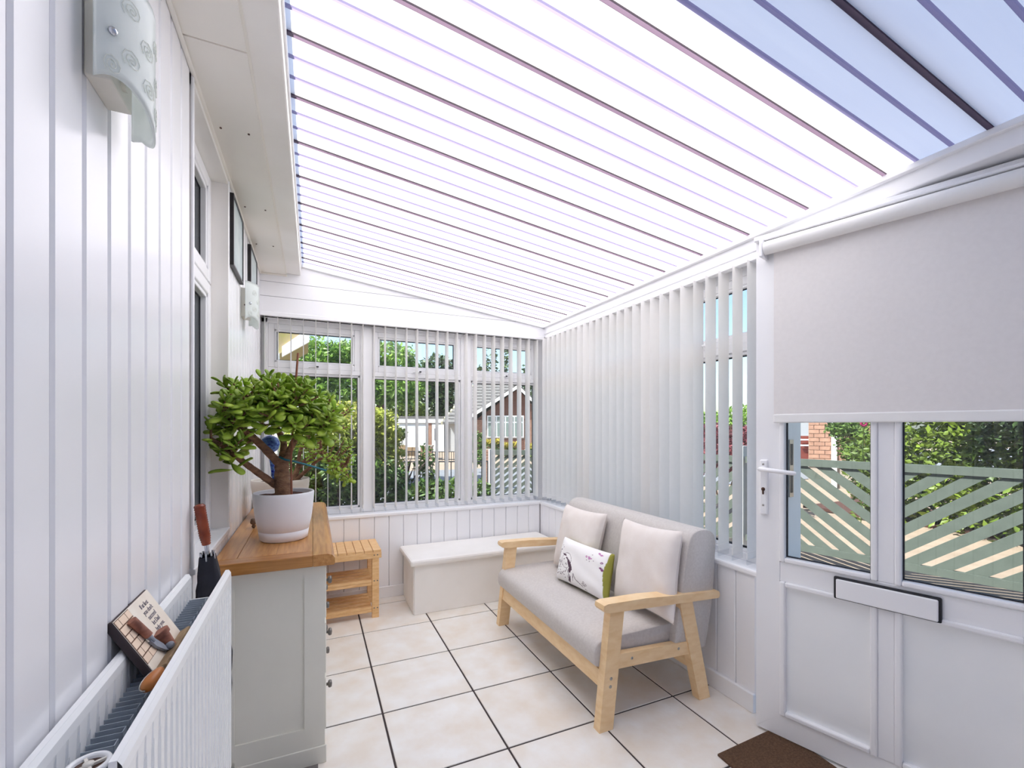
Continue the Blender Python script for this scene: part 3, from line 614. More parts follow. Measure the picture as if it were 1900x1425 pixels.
# ================================================================ POTS AND JADE PLANTS
def pot(name, label, c, r0, r1, h, m, band=True):
    t = thing(name, label, 'planter', c)
    pr = [(0, 0), (r0 * .93, 0), (r0, .006)]
    if band: pr += [(r0 + (r1 - r0) * .2, h * .2), (r0 + (r1 - r0) * .2 - .0015, h * .205), (r0 + (r1 - r0) * .215, h * .215)]
    for k in range(4, 10):
        t_ = k / 10; pr.append((r0 + (r1 - r0) * (1 - (1 - t_) ** 1.5), h * t_))
    pr += [(r1, h - .004), (r1 - .002, h), (r1 - .006, h), (r1 - .008, h - .006), (r1 - .010, h - .03), (0, h - .032)]
    obj('pot_shell', MB().lathe(pr, c, 48), m, t)
    sp_ = MB(); n = 24; vs = [(c[0], c[1], c[2] + h - .012)]
    for rr in (.35, .7, 1): vs += [(c[0] + rr * (r1 - .009) * math.cos(2 * PI * i / n), c[1] + rr * (r1 - .009) * math.sin(2 * PI * i / n), c[2] + h - .018 + random.uniform(-.003, .004)) for i in range(n)]
    fs = [(0, 1 + i, 1 + (i + 1) % n) for i in range(n)] + [(1 + k * n + i, 1 + (k + 1) * n + i, 1 + (k + 1) * n + (i + 1) % n, 1 + k * n + (i + 1) % n) for k in range(2) for i in range(n)]
    obj('soil', sp_.add(vs, fs, True), 'soil', t); return t
pc1 = (-.118, 2.275, CT)
pot('plant_pot', 'white plastic pot holding the big jade plant at front of sideboard', pc1, .098, .125, .212, 'pot')
pc2 = (-.165, 2.86, CT)
pot('plant_pot', 'cream pot behind the white pot on the sideboard', pc2, .11, .15, .21, 'pot2', False)
LV = []
for nseg in (1,):
    out = [(0, .02), (.12, .10), (.3, .30), (.5, .44), (.7, .5), (.86, .42), (.96, .22), (1, 0)]
def jade_leaf():
    mb = MB(); ys_ = [0, .12, .3, .5, .7, .86, .96, 1]; ws = [.05, .11, .27, .41, .47, .41, .24, .03]; vs = []
    for y, w in zip(ys_, ws):
        zc = .10 * math.sin(y * PI * .9) * y
        for k in range(6):
            a = 2 * PI * k / 6; vs.append((w * .5 * math.cos(a) * 1.1, y, zc + .075 * min(1, w * 3) * math.sin(a)))
    mb.add(vs, [(i * 6 + k, i * 6 + (k + 1) % 6, (i + 1) * 6 + (k + 1) % 6, (i + 1) * 6 + k) for i in range(7) for k in range(6)], True)
    return mb
JL = jade_leaf(); JLd = JL.data('leaf', 'leaf')
def catm(pts, n=5):
    P_ = [Vector(p) for p in pts]; P_ = [P_[0] * 2 - P_[1]] + P_ + [P_[-1] * 2 - P_[-2]]; o = []
    for i in range(1, len(P_) - 2):
        for k in range(n):
            t = k / n; a, b, c, d = P_[i - 1:i + 3]; o.append(.5 * ((2 * b) + (c - a) * t + (2 * a - 5 * b + 4 * c - d) * t * t + (3 * b - a - 3 * c + d) * t ** 3))
    o.append(P_[-2]); return o
def jade(name, label, base, branches, tips, seed, nobj, size, leafstuff, ck):
    rnd = random.Random(seed); t = thing(name, label, 'plant', base); pts_all = []
    for pl, r0, r1 in branches:
        c_ = catm(pl); rs = [r0 + (r1 - r0) * i / (len(c_) - 1) for i in range(len(c_))]; rs = [r * (1 + .05 * math.sin(i * 2.2)) for i, r in enumerate(rs)]
        obj('branch', MB().tube(c_, rs, 12), 'bark', t); pts_all += [(p, r) for p, r in zip(c_, rs)]
    tw = MB(); all_l = []
    for tip in tips:
        tip = Vector(tip)
        q = min((p for p, r in pts_all if r < .03), key=lambda p: (p - tip).length + max(0, p.z - tip.z) * .5)
        mid = q.lerp(tip, .5) + Vector((0, 0, -.02)); d = (tip - mid).normalized()
        d = (d + Vector((0, 0, .7))).normalized(); tw.tube(catm([q, mid, tip], 3), [.0055, .0055, .005, .005, .0045, .004, .0035], 6)
        e1 = d.orthogonal().normalized(); e2 = d.cross(e1); ph = rnd.uniform(0, PI)
        for w in range(4):
            for s in range(2):
                a = ph + w * PI / 2 + s * PI; el = (.1 + .28 * w) + rnd.uniform(-.15, .15)
                dr = ((e1 * math.cos(a) + e2 * math.sin(a)) * math.cos(el) + d * math.sin(el)).normalized()
                L_ = size * (1.1 - .17 * w) * rnd.uniform(.8, 1.15); p = tip - d * (.018 * (3 - w)) * size / .06
                side = dr.cross(d).normalized(); nn = side.cross(dr).normalized()
                end = p + dr * L_
                if not ck(end): continue
                all_l.append(Matrix(((side.x * L_, dr.x * L_, nn.x * L_, p.x), (side.y * L_, dr.y * L_, nn.y * L_, p.y), (side.z * L_, dr.z * L_, nn.z * L_, p.z), (0, 0, 0, 1))))
    obj('twigs', tw, 'bark', t, kind='stuff')
    vis = sorted(all_l, key=lambda m: -m.to_scale().x / (m.translation - Vector((0, 0, H))).length)
    for m_ in vis[:nobj]: inst('leaf', JLd, t, mx=m_)
    if len(vis) > nobj:
        mb = MB()
        for m_ in vis[nobj:]: mb.add([m_ @ Vector(v) for v in JL.v], JL.f, True)
        obj('leaf_mass', mb, leafstuff, t, kind='stuff')
    return t
z0 = 2.03
def a2(u, v, dz=0): return at(u, v, z0 + dz)
br1 = [([at(526, 925, 2.03), at(524, 890, 2.03), at(523, 862, 2.03), at(524, 850, 2.03)], .036, .027),
       ([at(520, 862, 2.02), at(489, 830, 1.98), at(462, 805, 1.93), at(436, 786, 1.88), at(412, 765, 1.84)], .019, .009),
       ([at(512, 900, 2.03), at(486, 882, 1.98), at(458, 862, 1.93), at(436, 845, 1.88), at(412, 826, 1.82), at(392, 815, 1.78)], .017, .008),
       ([at(530, 855, 2.03), at(540, 830, 2.03), at(556, 803, 2.04), at(577, 789, 2.06), at(600, 770, 2.08)], .017, .008),
       ([at(524, 850, 2.04), at(526, 820, 2.08), at(512, 790, 2.12), at(505, 760, 2.14), at(498, 735, 2.14)], .017, .007),
       ([at(556, 800, 2.04), at(545, 785, 2.0), at(532, 770, 1.96), at(528, 750, 1.95)], .01, .006),
       ([at(436, 786, 1.88), at(446, 760, 1.9), at(455, 735, 1.92)], .008, .005)]
rnd = random.Random(11); tips = []
def canopy(u):      # top and bottom outline of the near plant by column
    top = [(358, 745), (380, 712), (400, 692), (430, 695), (460, 688), (500, 682), (540, 686), (580, 700), (610, 718), (632, 740), (650, 770)]
    bot = [(358, 815), (380, 845), (400, 862), (425, 872), (440, 858), (460, 800), (500, 785), (540, 800), (580, 812), (610, 800), (632, 800), (650, 800)]
    def f(tb):
        for i in range(len(tb) - 1):
            if tb[i][0] <= u <= tb[i + 1][0]: return tb[i][1] + (tb[i + 1][1] - tb[i][1]) * (u - tb[i][0]) / (tb[i + 1][0] - tb[i][0])
        return tb[-1][1]
    return f(top), f(bot)
tries = 0
while len(tips) < 98 and tries < 20000:
    tries += 1
    u = rnd.uniform(368, 625); t_, b_ = canopy(u); v = rnd.uniform(t_ + 16, b_ - 14)
    zz = 1.80 + (u - 368) / 257 * .25 + rnd.uniform(-.1, .16)
    p = at(u, v, zz)
    if p.x < -.375 or (p.x < -.33 and not (REY0 + .03 < p.y < REY1 - .03)): continue
    if any((p - q).length < .036 for q in tips): continue
    tips.append(p)
def ck(p): return p.x > -.398 and (p.x > LX + .012 or REY0 + .02 < p.y < REY1 - .02)
jade('jade_plant', 'big leafy jade plant with thick stems in the white pot', (pc1[0], pc1[1], CT + .19), br1, tips, 3, 295, .074, 'leaf2', ck)
br2 = [([at(545, 905, 2.6), at(552, 870, 2.62), at(575, 850, 2.64), at(600, 840, 2.64), at(622, 850, 2.64)], .018, .006),
       ([at(545, 895, 2.6), at(572, 870, 2.62), at(600, 850, 2.62), at(640, 862, 2.6)], .013, .005),
       ([at(592, 790, 2.5), at(595, 820, 2.5), at(600, 845, 2.52), at(615, 850, 2.52)], .006, .004),
       ([at(552, 870, 2.62), at(560, 830, 2.6), at(590, 790, 2.56), at(612, 770, 2.55)], .012, .005)]
tips2 = []; rnd = random.Random(5)
while len(tips2) < 60:
    u = rnd.uniform(560, 655); v = rnd.uniform(735 + abs(u - 600) * .3, 895)
    if v > 855 and u < 615: continue
    p = at(u, v, rnd.uniform(2.42, 2.72))
    if any((p - q).length < .035 for q in tips2): continue
    tips2.append(p)
jade('jade_plant', 'smaller straggly jade plant spreading right behind the big one', (pc2[0], pc2[1], CT + .19), br2, tips2, 9, 110, .038, 'leaf2', lambda p: True)
# cane and twine, glass watering globe
tag(obj('plant_cane', MB().tube([at(541, 918, 1.98), at(540, 850, 1.985), at(545, 760, 1.99), at(553, 655, 2.0)], .0045, 8), 'cane'), 'thin brown cane standing upright in the white pot', 'cane')
tag(obj('twine', MB().tube(catm([at(519, 848, 2.0), at(530, 853, 1.985), at(545, 856, 2.05), at(575, 864, 2.2), at(605, 873, 2.35)], 4), .0045, 8), 'twine'), 'teal twine tied from the jade trunk to a far branch', 'twine')
gl_ = thing('watering_globe', 'blue and white swirled glass watering globe stuck among the jade stems', 'ornament', at(510, 892, 2.12))
obj('globe', MB().ball(at(501, 824, 2.12), .042, 24), 'globe', gl_)
obj('globe_stem', MB().tube([at(502, 838, 2.12), at(505, 862, 2.12), at(509, 893, 2.12), at(511, 905, 2.12)], [.010, .009, .008, .004], 12), 'globe', gl_)
og = thing('bird_ornament', 'small mottled brown stone ornament left of the white pot', 'ornament', (-.285, 2.60, CT))
c0 = Vector((-.268, 2.56, CT))
obj('body', MB().ball(c0 + Vector((0, 0, .033)), .02, 14, (.8, 1.4, .75)).ball(c0 + Vector((-.002, -.026, .045)), .009, 10).ball(c0 + Vector((0, .0, .0105)), .009, 10, (1, 1, 1.15)), 'trunk', og)
sb = MB().box((-.335, 3.18, CT), (-.275, 3.26, CT + .07), .004)
tag(obj('small_box', sb, 'lampbox'), 'small plain white box at the far back corner of sideboard', 'box')
# ================================================================ WALL LAMPS
LY = .962
def lamp(label, dy):
    t = thing('wall_lamp', label, 'lamp', (LX, LY + dy, 1.93), group='curved glass wall lamps')
    obj('back_box', MB().box((LX, LY + dy, 1.933), (LX + .036, LY + dy + .095, 2.085), .0015), 'lampbox', t)
    obj('bulb_holder', MB().tube([(LX + .03, LY + dy + .05, 1.96), (LX + .042, LY + dy + .05, 1.96)], .012, 10), 'lampbox', t)
    pl = catm([(LX + .023, LY + dy - .032, 0), (LX + .042, LY + dy - .018, 0), (LX + .063, LY + dy + .012, 0), (LX + .073, LY + dy + .055, 0), (LX + .066, LY + dy + .10, 0), (LX + .045, LY + dy + .138, 0), (LX + .018, LY + dy + .152, 0)], 5)
    n = len(pl); mb = MB(); vs = []
    def zb(s): return 1.914 + .016 * math.sin(PI * s / .45) * (1 if s < .45 else 1.5) * (1 if s < .9 else 0) if s < .9 else 1.914
    rows = 14
    for th in (0, .004):
        for i, p in enumerate(pl):
            s = i / (n - 1); d = (pl[min(n - 1, i + 1)] - pl[max(0, i - 1)]).normalized(); nn = Vector((d.y, -d.x, 0))
            for j in range(rows + 1):
                z = zb(s) + (2.115 - zb(s)) * j / rows; vs.append((p.x + nn.x * th, p.y + nn.y * th, z))
    R_ = rows + 1; S_ = n * R_
    fs = []
    for i in range(n - 1):
        for j in range(rows):
            a = i * R_ + j; fs += [(a, a + 1, a + R_ + 1, a + R_), (S_ + a, S_ + a + R_, S_ + a + R_ + 1, S_ + a + 1)]
        for j in (0, rows): a = i * R_ + j; fs.append((a, a + R_, S_ + a + R_, S_ + a))
    for i in (0, n - 1):
        for j in range(rows): a = i * R_ + j; fs.append((a, a + 1, S_ + a + 1, S_ + a))
    g_ = obj('glass_shade', mb.add(vs, fs, True), 'frosted', t)
    spm = MB()
    def onp(s, z):
        f_ = max(0, min(.999, s)) * (n - 1); i = int(f_); p = pl[i].lerp(pl[i + 1], f_ - i); d = (pl[i + 1] - pl[i]).normalized()
        return Vector((p.x + d.y * .0052, p.y - d.x * .0052, z))
    for (s, z) in ((.30, 1.975), (.16, 1.945), (.44, 2.02), (.46, 1.955), (.60, 1.985), (.60, 1.93), (.30, 2.06), (.58, 2.05), (.72, 2.0), (.74, 1.93), (.86, 1.97), (.86, 2.05)):
        spm.tube([onp(s + .075 * (k / 22) * math.cos(k * .75), z + .018 * (k / 22) * math.sin(k * .75)) for k in range(23)], .0007, 4)
    obj('spiral_pattern', spm, 'spiral', g_, kind='stuff')
    q = onp(.16, 2.0)
    obj('chrome_stud', MB().ball(q, .007, 12, (1, .8, 1)).ball((LX + .03, LY + dy + .048, 2.0), .003, 8), 'chrome', t)
    obj('side_screw', MB().ball((LX + .019, LY + dy - .0005, 1.995), .005, 10, (1, .4, 1)), 'dark', t)
    return t
lamp('curved frosted glass wall lamp nearest, at top left of the clad wall', 0)
lamp('curved frosted glass wall lamp below the framed pictures', 1.776)
# ================================================================ PICTURES
def picture(label, y0, y1, z0, z1):
    t = thing('framed_picture', label, 'picture', (LX, (y0 + y1) / 2, z0), group='framed pictures above the sideboard')
    w = .012; mb = MB()
    for q in ((y0, y0 + w, z0, z1), (y1 - w, y1, z0, z1), (y0 + w, y1 - w, z0, z0 + w), (y0 + w, y1 - w, z1 - w, z1)): mb.box((LX + .001, q[0], q[2]), (LX + .0185, q[1], q[3]), .001)
    obj('frame', mb, 'frameblk', t); obj('print', B((LX + .003, y0 + w, z0 + w), (LX + .0145, y1 - w, z1 - w)), 'print_', t)
picture('black framed pale print next to the house window', 2.372, 2.69, 2.085, 2.412)
picture('black framed pale print further from the window, above the far lamp', 3.0, 3.32, 2.12, 2.412)
# ================================================================ STOOL
stl = thing('slatted_stool', 'bamboo slatted bench stool with two shelves in the back left corner', 'stool', (.1, 3.45, 0))
SX0, SX1, SY0, SY1 = -.25, .447, 3.285, 3.625
n = 12; w = (SX1 - SX0 - .0) / n
for i in range(n): obj('seat_slat', B((SX0 + w * i + .0015, SY0 + .002, .463), (SX0 + w * (i + 1) - .0015, SY1 - .002, .48), .002), 'bamboo', stl)
for y in (SY0, SY1 - .02): obj('apron', B((SX0, y, .422), (SX1, y + .02, .4635), .002), 'bamboo', stl)
for y in (SY0 + .006, SY1 - .036):
    for x in (SX0 + .008, .384): obj('leg', B((x, y, 0), (x + .047, y + .03, .424), .002), 'bamboo', stl)
for z in (.25, .06):
    for k in range(5): obj('shelf_slat', B((SX0 + .055, SY0 + .012 + .066 * k, z), (.3835, SY0 + .042 + .066 * k, z + .018), .002), 'bamboo', stl)
    for y in (SY0 + .012,): obj('shelf_slat', B((SX0 + .055, y, z - .02), (.3835, y + .018, z - .001), .002), 'bamboo', stl)
for z in (.445, .262, .07):
    for x in (.398, .42): obj('bolt', MB().ball((x, SY0 + (0 if z > .4 else .0055), z), .0048, 10, (1, .4, 1)), 'pewter', stl)
# ================================================================ STORAGE BENCH
bn = thing('storage_bench', 'long white padded storage bench under the back window', 'bench', (1.2, 3.4, 0))
obj('bench_box', B((.665, 3.215, 0), (1.84, 3.635, .352), .003), 'paint', bn)
obj('bench_lid', B((.632, 3.185, .353), (1.87, 3.64, .40), .016), 'paint', bn)
obj('side_board', MB().box((.6605, 3.23, .003), (.6655, 3.325, .35)).box((.6605, 3.328, .003), (.6655, 3.425, .35)).box((.6605, 3.428, .003), (.6655, 3.525, .35)), 'paint', bn)
# ================================================================ SOFA
sf_ = thing('sofa', 'two seat light grey sofa with pale birch frame along the blinds', 'sofa', (1.5, 2.25, 0))
def legq(xb0, xb1, xt0, xt1, y0, y1, zt):
    return MB().hexa([(xb0, y0, 0), (xb1, y0, 0), (xb1, y1, 0), (xb0, y1, 0)], [(xt0, y0, zt), (xt1, y0, zt), (xt1, y1, zt), (xt0, y1, zt)])
for y0, y1, s in ((1.645, 1.69, 1), (2.81, 2.855, -1)):
    yo = y0 if s > 0 else y1
    for q in ((1.152, 1.225, 1.212, 1.288), (1.745, 1.815, 1.61, 1.69)): obj('leg', legq(*q, y0, y1, .53), 'birch', sf_)
    arm = MB().prism([(1.166, .545), (1.175, .532), (1.20, .526), (1.86, .492), (1.868, .50), (1.868, .518), (1.86, .527), (1.60, .545), (1.40, .562), (1.19, .568), (1.17, .563)], y0 - .012, y1 + .012, Matrix(((1, 0, 0, 0), (0, 0, 1, 0), (0, 1, 0, 0), (0, 0, 0, 1))))
    obj('armrest', arm, 'birch', sf_)
    obj('side_rail', MB().hexa([(1.20, y0 + .006, .262), (1.74, y0 + .006, .238), (1.74, y1 - .006, .238), (1.20, y1 - .006, .262)], [(1.20, y0 + .006, .328), (1.72, y0 + .006, .30), (1.72, y1 - .006, .30), (1.20, y1 - .006, .328)]), 'birch', sf_)
    for (x, z) in ((1.335, .292), (1.615, .279)): obj('bolt', MB().ball((x, yo + s * .006, z), .007, 12, (1, .35, 1)), 'steel', sf_)
    for (x, z) in ((1.215, .228), (1.211, .193)): obj('bolt', MB().ball((x, yo, z), .0075, 12, (1, .35, 1)), 'steel', sf_)
    obj('bolt', MB().ball((1.868, (y0 + y1) / 2, .51), .0075, 12, (.35, 1, 1)), 'black', sf_)
obj('front_rail', MB().hexa([(1.178, 1.69, .18), (1.20, 1.69, .18), (1.20, 2.81, .18), (1.178, 2.81, .18)], [(1.188, 1.69, .25), (1.21, 1.69, .25), (1.21, 2.81, .25), (1.188, 2.81, .25)]), 'birch', sf_)
obj('back_rail', B((1.70, 1.69, .16), (1.725, 2.81, .23)), 'birch', sf_)
def soft(prof, y0, y1, rr=.02):
    """cushion from an x,z outline, pulled in slightly at both ends"""
    c_ = Vector((sum(p[0] for p in prof) / len(prof), sum(p[1] for p in prof) / len(prof))); n = len(prof); mb = MB(); vs = []
    st_ = [(y0, .0), (y0, .93), (y0 + rr * .3, .975), (y0 + rr, 1)] + [(y0 + rr + (y1 - y0 - 2 * rr) * k / 8, 1) for k in range(1, 8)] + [(y1 - rr, 1), (y1 - rr * .3, .975), (y1, .93), (y1, 0)]
    for y, s in st_:
        for p in prof:
            q = Vector(p); d = q - c_
            L_ = d.length; s2 = 1 - (1 - s) * min(1, .06 / L_ * 1.0) if 0 < s < 1 else s
            q = c_ + d * s2; vs.append((q.x, y, q.y))
    return mb.add(vs, [(j * n + i, (j + 1) * n + i, (j + 1) * n + (i + 1) % n, j * n + (i + 1) % n) for j in range(len(st_) - 1) for i in range(n)], True)
def rp(pts, n=5): # rounded outline via catmull closed
    P_ = [Vector((p[0], p[1], 0)) for p in pts]; N_ = len(P_); o = []
    for i in range(N_):
        a, b, c, d = P_[i - 1], P_[i], P_[(i + 1) % N_], P_[(i + 2) % N_]
        for k in range(n):
            t = k / n; q = .5 * ((2 * b) + (c - a) * t + (2 * a - 5 * b + 4 * c - d) * t * t + (3 * b - a - 3 * c + d) * t ** 3); o.append((q.x, q.y))
    return o
seat = rp([(1.165, .272), (1.158, .31), (1.163, .348), (1.19, .374), (1.25, .382), (1.4, .386), (1.55, .385), (1.66, .38), (1.68, .34), (1.675, .28), (1.66, .264), (1.45, .262), (1.25, .262), (1.185, .264)], 3)
obj('seat_cushion', soft(seat, 1.694, 2.845, .015), 'fabric', sf_)
back = rp([(1.60, .25), (1.595, .30), (1.63, .50), (1.672, .72), (1.692, .79), (1.72, .826), (1.77, .838), (1.83, .828), (1.862, .79), (1.862, .72), (1.845, .50), (1.80, .28), (1.78, .25), (1.69, .245)], 3)
obj('back_cushion', soft(back, 1.655, 2.80, .02), 'fabric', sf_)
# ================================================================ CUSHIONS
def pillow(name, label, BL, R, U, th, m, painter=None, n=(40, 40), seed=0, pinch=.07):
    BL, R, U = Vector(BL), Vector(R), Vector(U); N_ = U.cross(R).normalized()
    if N_.x > 0: N_ = -N_
    nx, ny = n; rnd = random.Random(seed); ph = [rnd.uniform(0, 6) for _ in range(8)]
    vs = []; side = []
    for s in (1, -1):
        for j in range(ny + 1):
            for i in range(nx + 1):
                u, v = 2 * i / nx - 1, 2 * j / ny - 1
                uu = u * (1 - pinch * (1 - v * v) ** 1.0 * abs(u) ** 3); vv = v * (1 - pinch * (1 - u * u) * abs(v) ** 3)
                hh = (max(0, 1 - u ** 4) * max(0, 1 - v ** 4)) ** .55
                wr = .05 * math.sin(5 * u + 3 * v + ph[0]) * math.sin(4 * v - 2 * u + ph[1]) + .035 * math.sin(11 * v + 4 * u * u + ph[2]) * abs(u) + .03 * math.sin(9 * u + ph[3] + 3 * v) * abs(v)
                hh *= 1 + wr; vs.append(BL + R * (uu + 1) / 2 + U * (vv + 1) / 2 + N_ * s * th / 2 * hh); side.append((u, v, s))
    m_ = nx + 1; S = m_ * (ny + 1); fs = []
    for j in range(ny):
        for i in range(nx): a = j * m_ + i; fs += [(a, a + m_, a + m_ + 1, a + 1), (S + a, S + a + 1, S + a + m_ + 1, S + a + m_)]
    mb = MB().add(vs, fs, True); o = obj(name, mb, m)
    if painter:
        ca = o.data.color_attributes.new('print', 'FLOAT_COLOR', 'POINT')
        for i, (u, v, s) in enumerate(side): ca.data[i].color = painter((u + 1) / 2, (v + 1) / 2) if s > 0 else lin((150, 148, 66))
    tag(o, label, 'cushion'); return o
pillow('cushion', 'plain off-white square cushion nearest the door end of sofa', (1.525, 2.04, .41), (.02, -.43, .012), (.115, .06, .415), .12, 'cush', seed=4)
pillow('cushion', 'plain off-white square cushion at the far end of sofa', (1.53, 2.73, .40), (.01, -.47, .01), (.115, .02, .405), .12, 'cush', seed=8)
def ins(x, y, cx_, cy_, rx, ry, a=0):
    dx, dy = x - cx_, (y - cy_); c_, s_ = math.cos(a), math.sin(a); p, q = dx * c_ + dy * s_, -dx * s_ + dy * c_; return (p / rx) ** 2 + (q / ry) ** 2 < 1
PUR, WHT_, MAG, YG, LIN = lin((82, 60, 74)), lin((241, 239, 238)), lin((190, 120, 176)), lin((150, 148, 66)), lin((150, 132, 146))
spots = [(random.Random(k).uniform(.05, .30), random.Random(k + 90).uniform(.12, .55)) for k in range(26)]
def dog(x, y):
    if x > .955 + .01 * math.sin(y * 9): return YG
    if ins(x, y, .36, .42, .035, .12, .45) or ins(x, y, .30, .52, .016, .05, .6) or ins(x, y, .375, .30, .028, .05, .1): return PUR
    if ins(x, y, .215, .60, .045, .022, -.3) or ins(x, y, .27, .545, .012, .02) or ins(x, y, .225, .50, .010, .014) or ins(x, y, .385, .12, .018, .075, -.15): return PUR
    e = ((x - .275) / .10) ** 2 + ((y - .49) / .17) ** 2
    if abs(e - 1) < .05: return PUR if y > .5 or x > .3 else LIN
    for (x0, y0, x1, y1) in ((.30, .33, .385, .19), (.455, .27, .50, .17), (.50, .17, .64, .085), (.455, .27, .445, .12), (.17, .45, .13, .30), (.36, .2, .35, .06), (.06, .62, .10, .50), (.10, .70, .07, .58)):
        t = max(0, min(1, ((x - x0) * (x1 - x0) + (y - y0) * (y1 - y0)) / ((x1 - x0) ** 2 + (y1 - y0) ** 2 + 1e-9)))
        if math.hypot(x - x0 - t * (x1 - x0), (y - y0 - t * (y1 - y0)) * .6) < .0052: return PUR if x > .28 else LIN
    for sx, sy in spots:
        if ins(x, y, sx, sy * .8, .008, .015, sx * 20): return PUR
    if ins(x, y, .11, .69, .014, .018) or ins(x, y, .16, .76, .008, .012) or ins(x, y, .13, .80, .008, .01): return PUR if y < .72 else LIN
    for (sx, sy) in ((.64, .14), (.67, .12), (.70, .15), (.68, .05), (.66, .18)):
        if ins(x, y, sx, sy, .016, .02) and not ins(x, y, sx, sy, .010, .013): return PUR
    for k, (sx, sy) in enumerate(((.65, .74), (.70, .745), (.725, .73), (.70, .72), (.83, .90), (.87, .88), (.91, .72), (.925, .60), (.905, .61), (.93, .58))):
        if ins(x, y, sx, sy, .017, .024, k) and not ins(x, y, sx, sy, .004, .006): return MAG if k < 6 else lin((130, 70, 120))
    for (sx, sy) in ((.74, .82), (.66, .67), (.78, .70), (.71, .66)):
        if ins(x, y, sx, sy, .008, .012): return LIN
    return WHT_
pillow('cushion', 'small white cushion printed with a spotted dog and pink flowers', (1.412, 2.475, .395), (.045, -.47, -.0), (.10, .07, .235), .12, 'dogc', dog, (150, 96), 2, .05)
# ================================================================ OUTSIDE
struct('terrain', MB().box((-30, -20, -.9), (60, 3.9, -.16)).hexa([(-30, 3.9, -.9), (60, 3.9, -.9), (60, 9, -.9), (-30, 9, -.9)], [(-30, 3.9, -.16), (60, 3.9, -.16), (60, 9, -.32), (-30, 9, -.32)]), 'path') if False else None
gr = struct('ground', MB().add([(-40, -30, -.14), (80, -30, -.14), (80, 4.2, -.14), (-40, 4.2, -.14), (80, 9, -.32), (-40, 9, -.32), (80, 24, -.5), (-40, 24, -.5), (80, 27, -.35), (-40, 27, -.35), (80, 90, -.1), (-40, 90, -.1)], [(0, 1, 2, 3), (3, 2, 4, 5), (5, 4, 6, 7), (7, 6, 8, 9), (9, 8, 10, 11)]), 'path')
obj('road', MB().hexa([(-40, 11, -.34), (80, 7, -.3), (80, 16, -.4), (-40, 19, -.44)], [(-40, 11, -.32), (80, 7, -.28), (80, 16, -.38), (-40, 19, -.42)]), 'tarmac', gr)
obj('front_bed', MB().box((-1.5, 4.0, -.15), (2.6, 6.6, -.12)), 'soil', gr); obj('side_bed', MB().box((8.3, -2, -.15), (10, 5.4, -.1)), 'soil', gr)
obj('chipping_strip', MB().prism([(2.3, -2), (5.5, -2), (5.0, 3.5), (2.3, 3.5)], -.145, -.13), 'grav', gr)
# trellis fence with chevron slats
F0, F1 = Vector((5.62, .62, 0)), Vector((4.48, 4.55, 0)); fd = (F1 - F0).normalized(); FL = (F1 - F0).length; fn = Vector((fd.y, -fd.x, 0))
def clip(poly, x0, x1, z0, z1):
    def cl(poly, f, inter):
        o = []
        for i in range(len(poly)):
            a, b = poly[i - 1], poly[i]
            if f(b):
                if not f(a): o.append(inter(a, b))
                o.append(b)
            elif f(a): o.append(inter(a, b))
        return o
    def ix(c): return lambda a, b: (c, a[1] + (b[1] - a[1]) * (c - a[0]) / (b[0] - a[0]))
    def iz(c): return lambda a, b: (a[0] + (b[0] - a[0]) * (c - a[1]) / (b[1] - a[1]), c)
    for f, it in ((lambda p: p[0] >= x0, ix(x0)), (lambda p: p[0] <= x1, ix(x1)), (lambda p: p[1] >= z0, iz(z0)), (lambda p: p[1] <= z1, iz(z1))):
        if len(poly) < 3: return []
        poly = cl(poly, f, it)
    return poly
def fence_run(par, A, d, n_, s0, s1, sg, zb=0.0, zt=1.0, w=.088, gp=.045):
    MM = Matrix(((d.x, 0, n_.x, A.x), (d.y, 0, n_.y, A.y), (0, 1, 0, A.z), (0, 0, 0, 1)))
    def FB(name, x0, x1, z0, z1, y0, y1): return obj(name, MB().box((x0, z0, y0), (x1, z1, y1), 0, MM), 'fence', par)
    FB('top_rail', s0, s1, zt - .075, zt, -.03, .03); FB('bottom_rail', s0, s1, zb, zb + .07, -.022, .022)
    a = math.radians(38) * sg; px = (w + gp) / abs(math.sin(a)); L_ = (zt - zb) / abs(math.tan(a)) + .2; x = s0 - L_ - .1
    while x < s1 + L_ + .1:
        c_, s_ = math.cos(a), math.sin(a); h = 2.2
        pl = [(x + u * c_ - v * s_, zb + .5 * (zt - zb) + u * s_ + v * c_) for u, v in ((-h, -w / 2), (h, -w / 2), (h, w / 2), (-h, w / 2))]
        pl = clip(pl, s0 + .01, s1 - .01, zb + .05, zt - .06)
        if len(pl) >= 3: obj('fence_slat', MB().prism(pl, -.009, .009, MM), 'fence', par)
        x += px
fnc = thing('trellis_fence', 'sage green fence of slanted chevron slats beside the door', 'fence', F0)
seg = [(0, 1.98, -1), (1.98, 3.2, 1), (3.3, FL, -1)]
seg = [(0, .95, 1), (1.0, 2.05, -1), (2.05, 3.3, 1), (3.42, FL, -1)]
seg = [(0, 2.0, -1), (2.0, 3.25, 1), (3.38, FL, -1)]
for s0, s1, sg in seg: fence_run(fnc, F0, fd, fn, s0, s1, sg)
for s in (0, 2.0, 3.315): 
    p = F0 + fd * s; obj('fence_post', MB().box((p.x + fn.x * .05 - .045, p.y + fn.y * .05 - .045, -.14), (p.x + fn.x * .05 + .045, p.y + fn.y * .05 + .045, .98 if s < 3 else 1.12)), 'fence' if s < 3 else 'wht', fnc)
F2 = Vector((2.55, 6.55, -.25)); F3 = Vector((4.48, 5.25, -.25)); d3 = (F3 - F2).normalized(); f3 = thing('trellis_fence', 'pale trellis fence section seen through the rightmost back window', 'fence', F2)
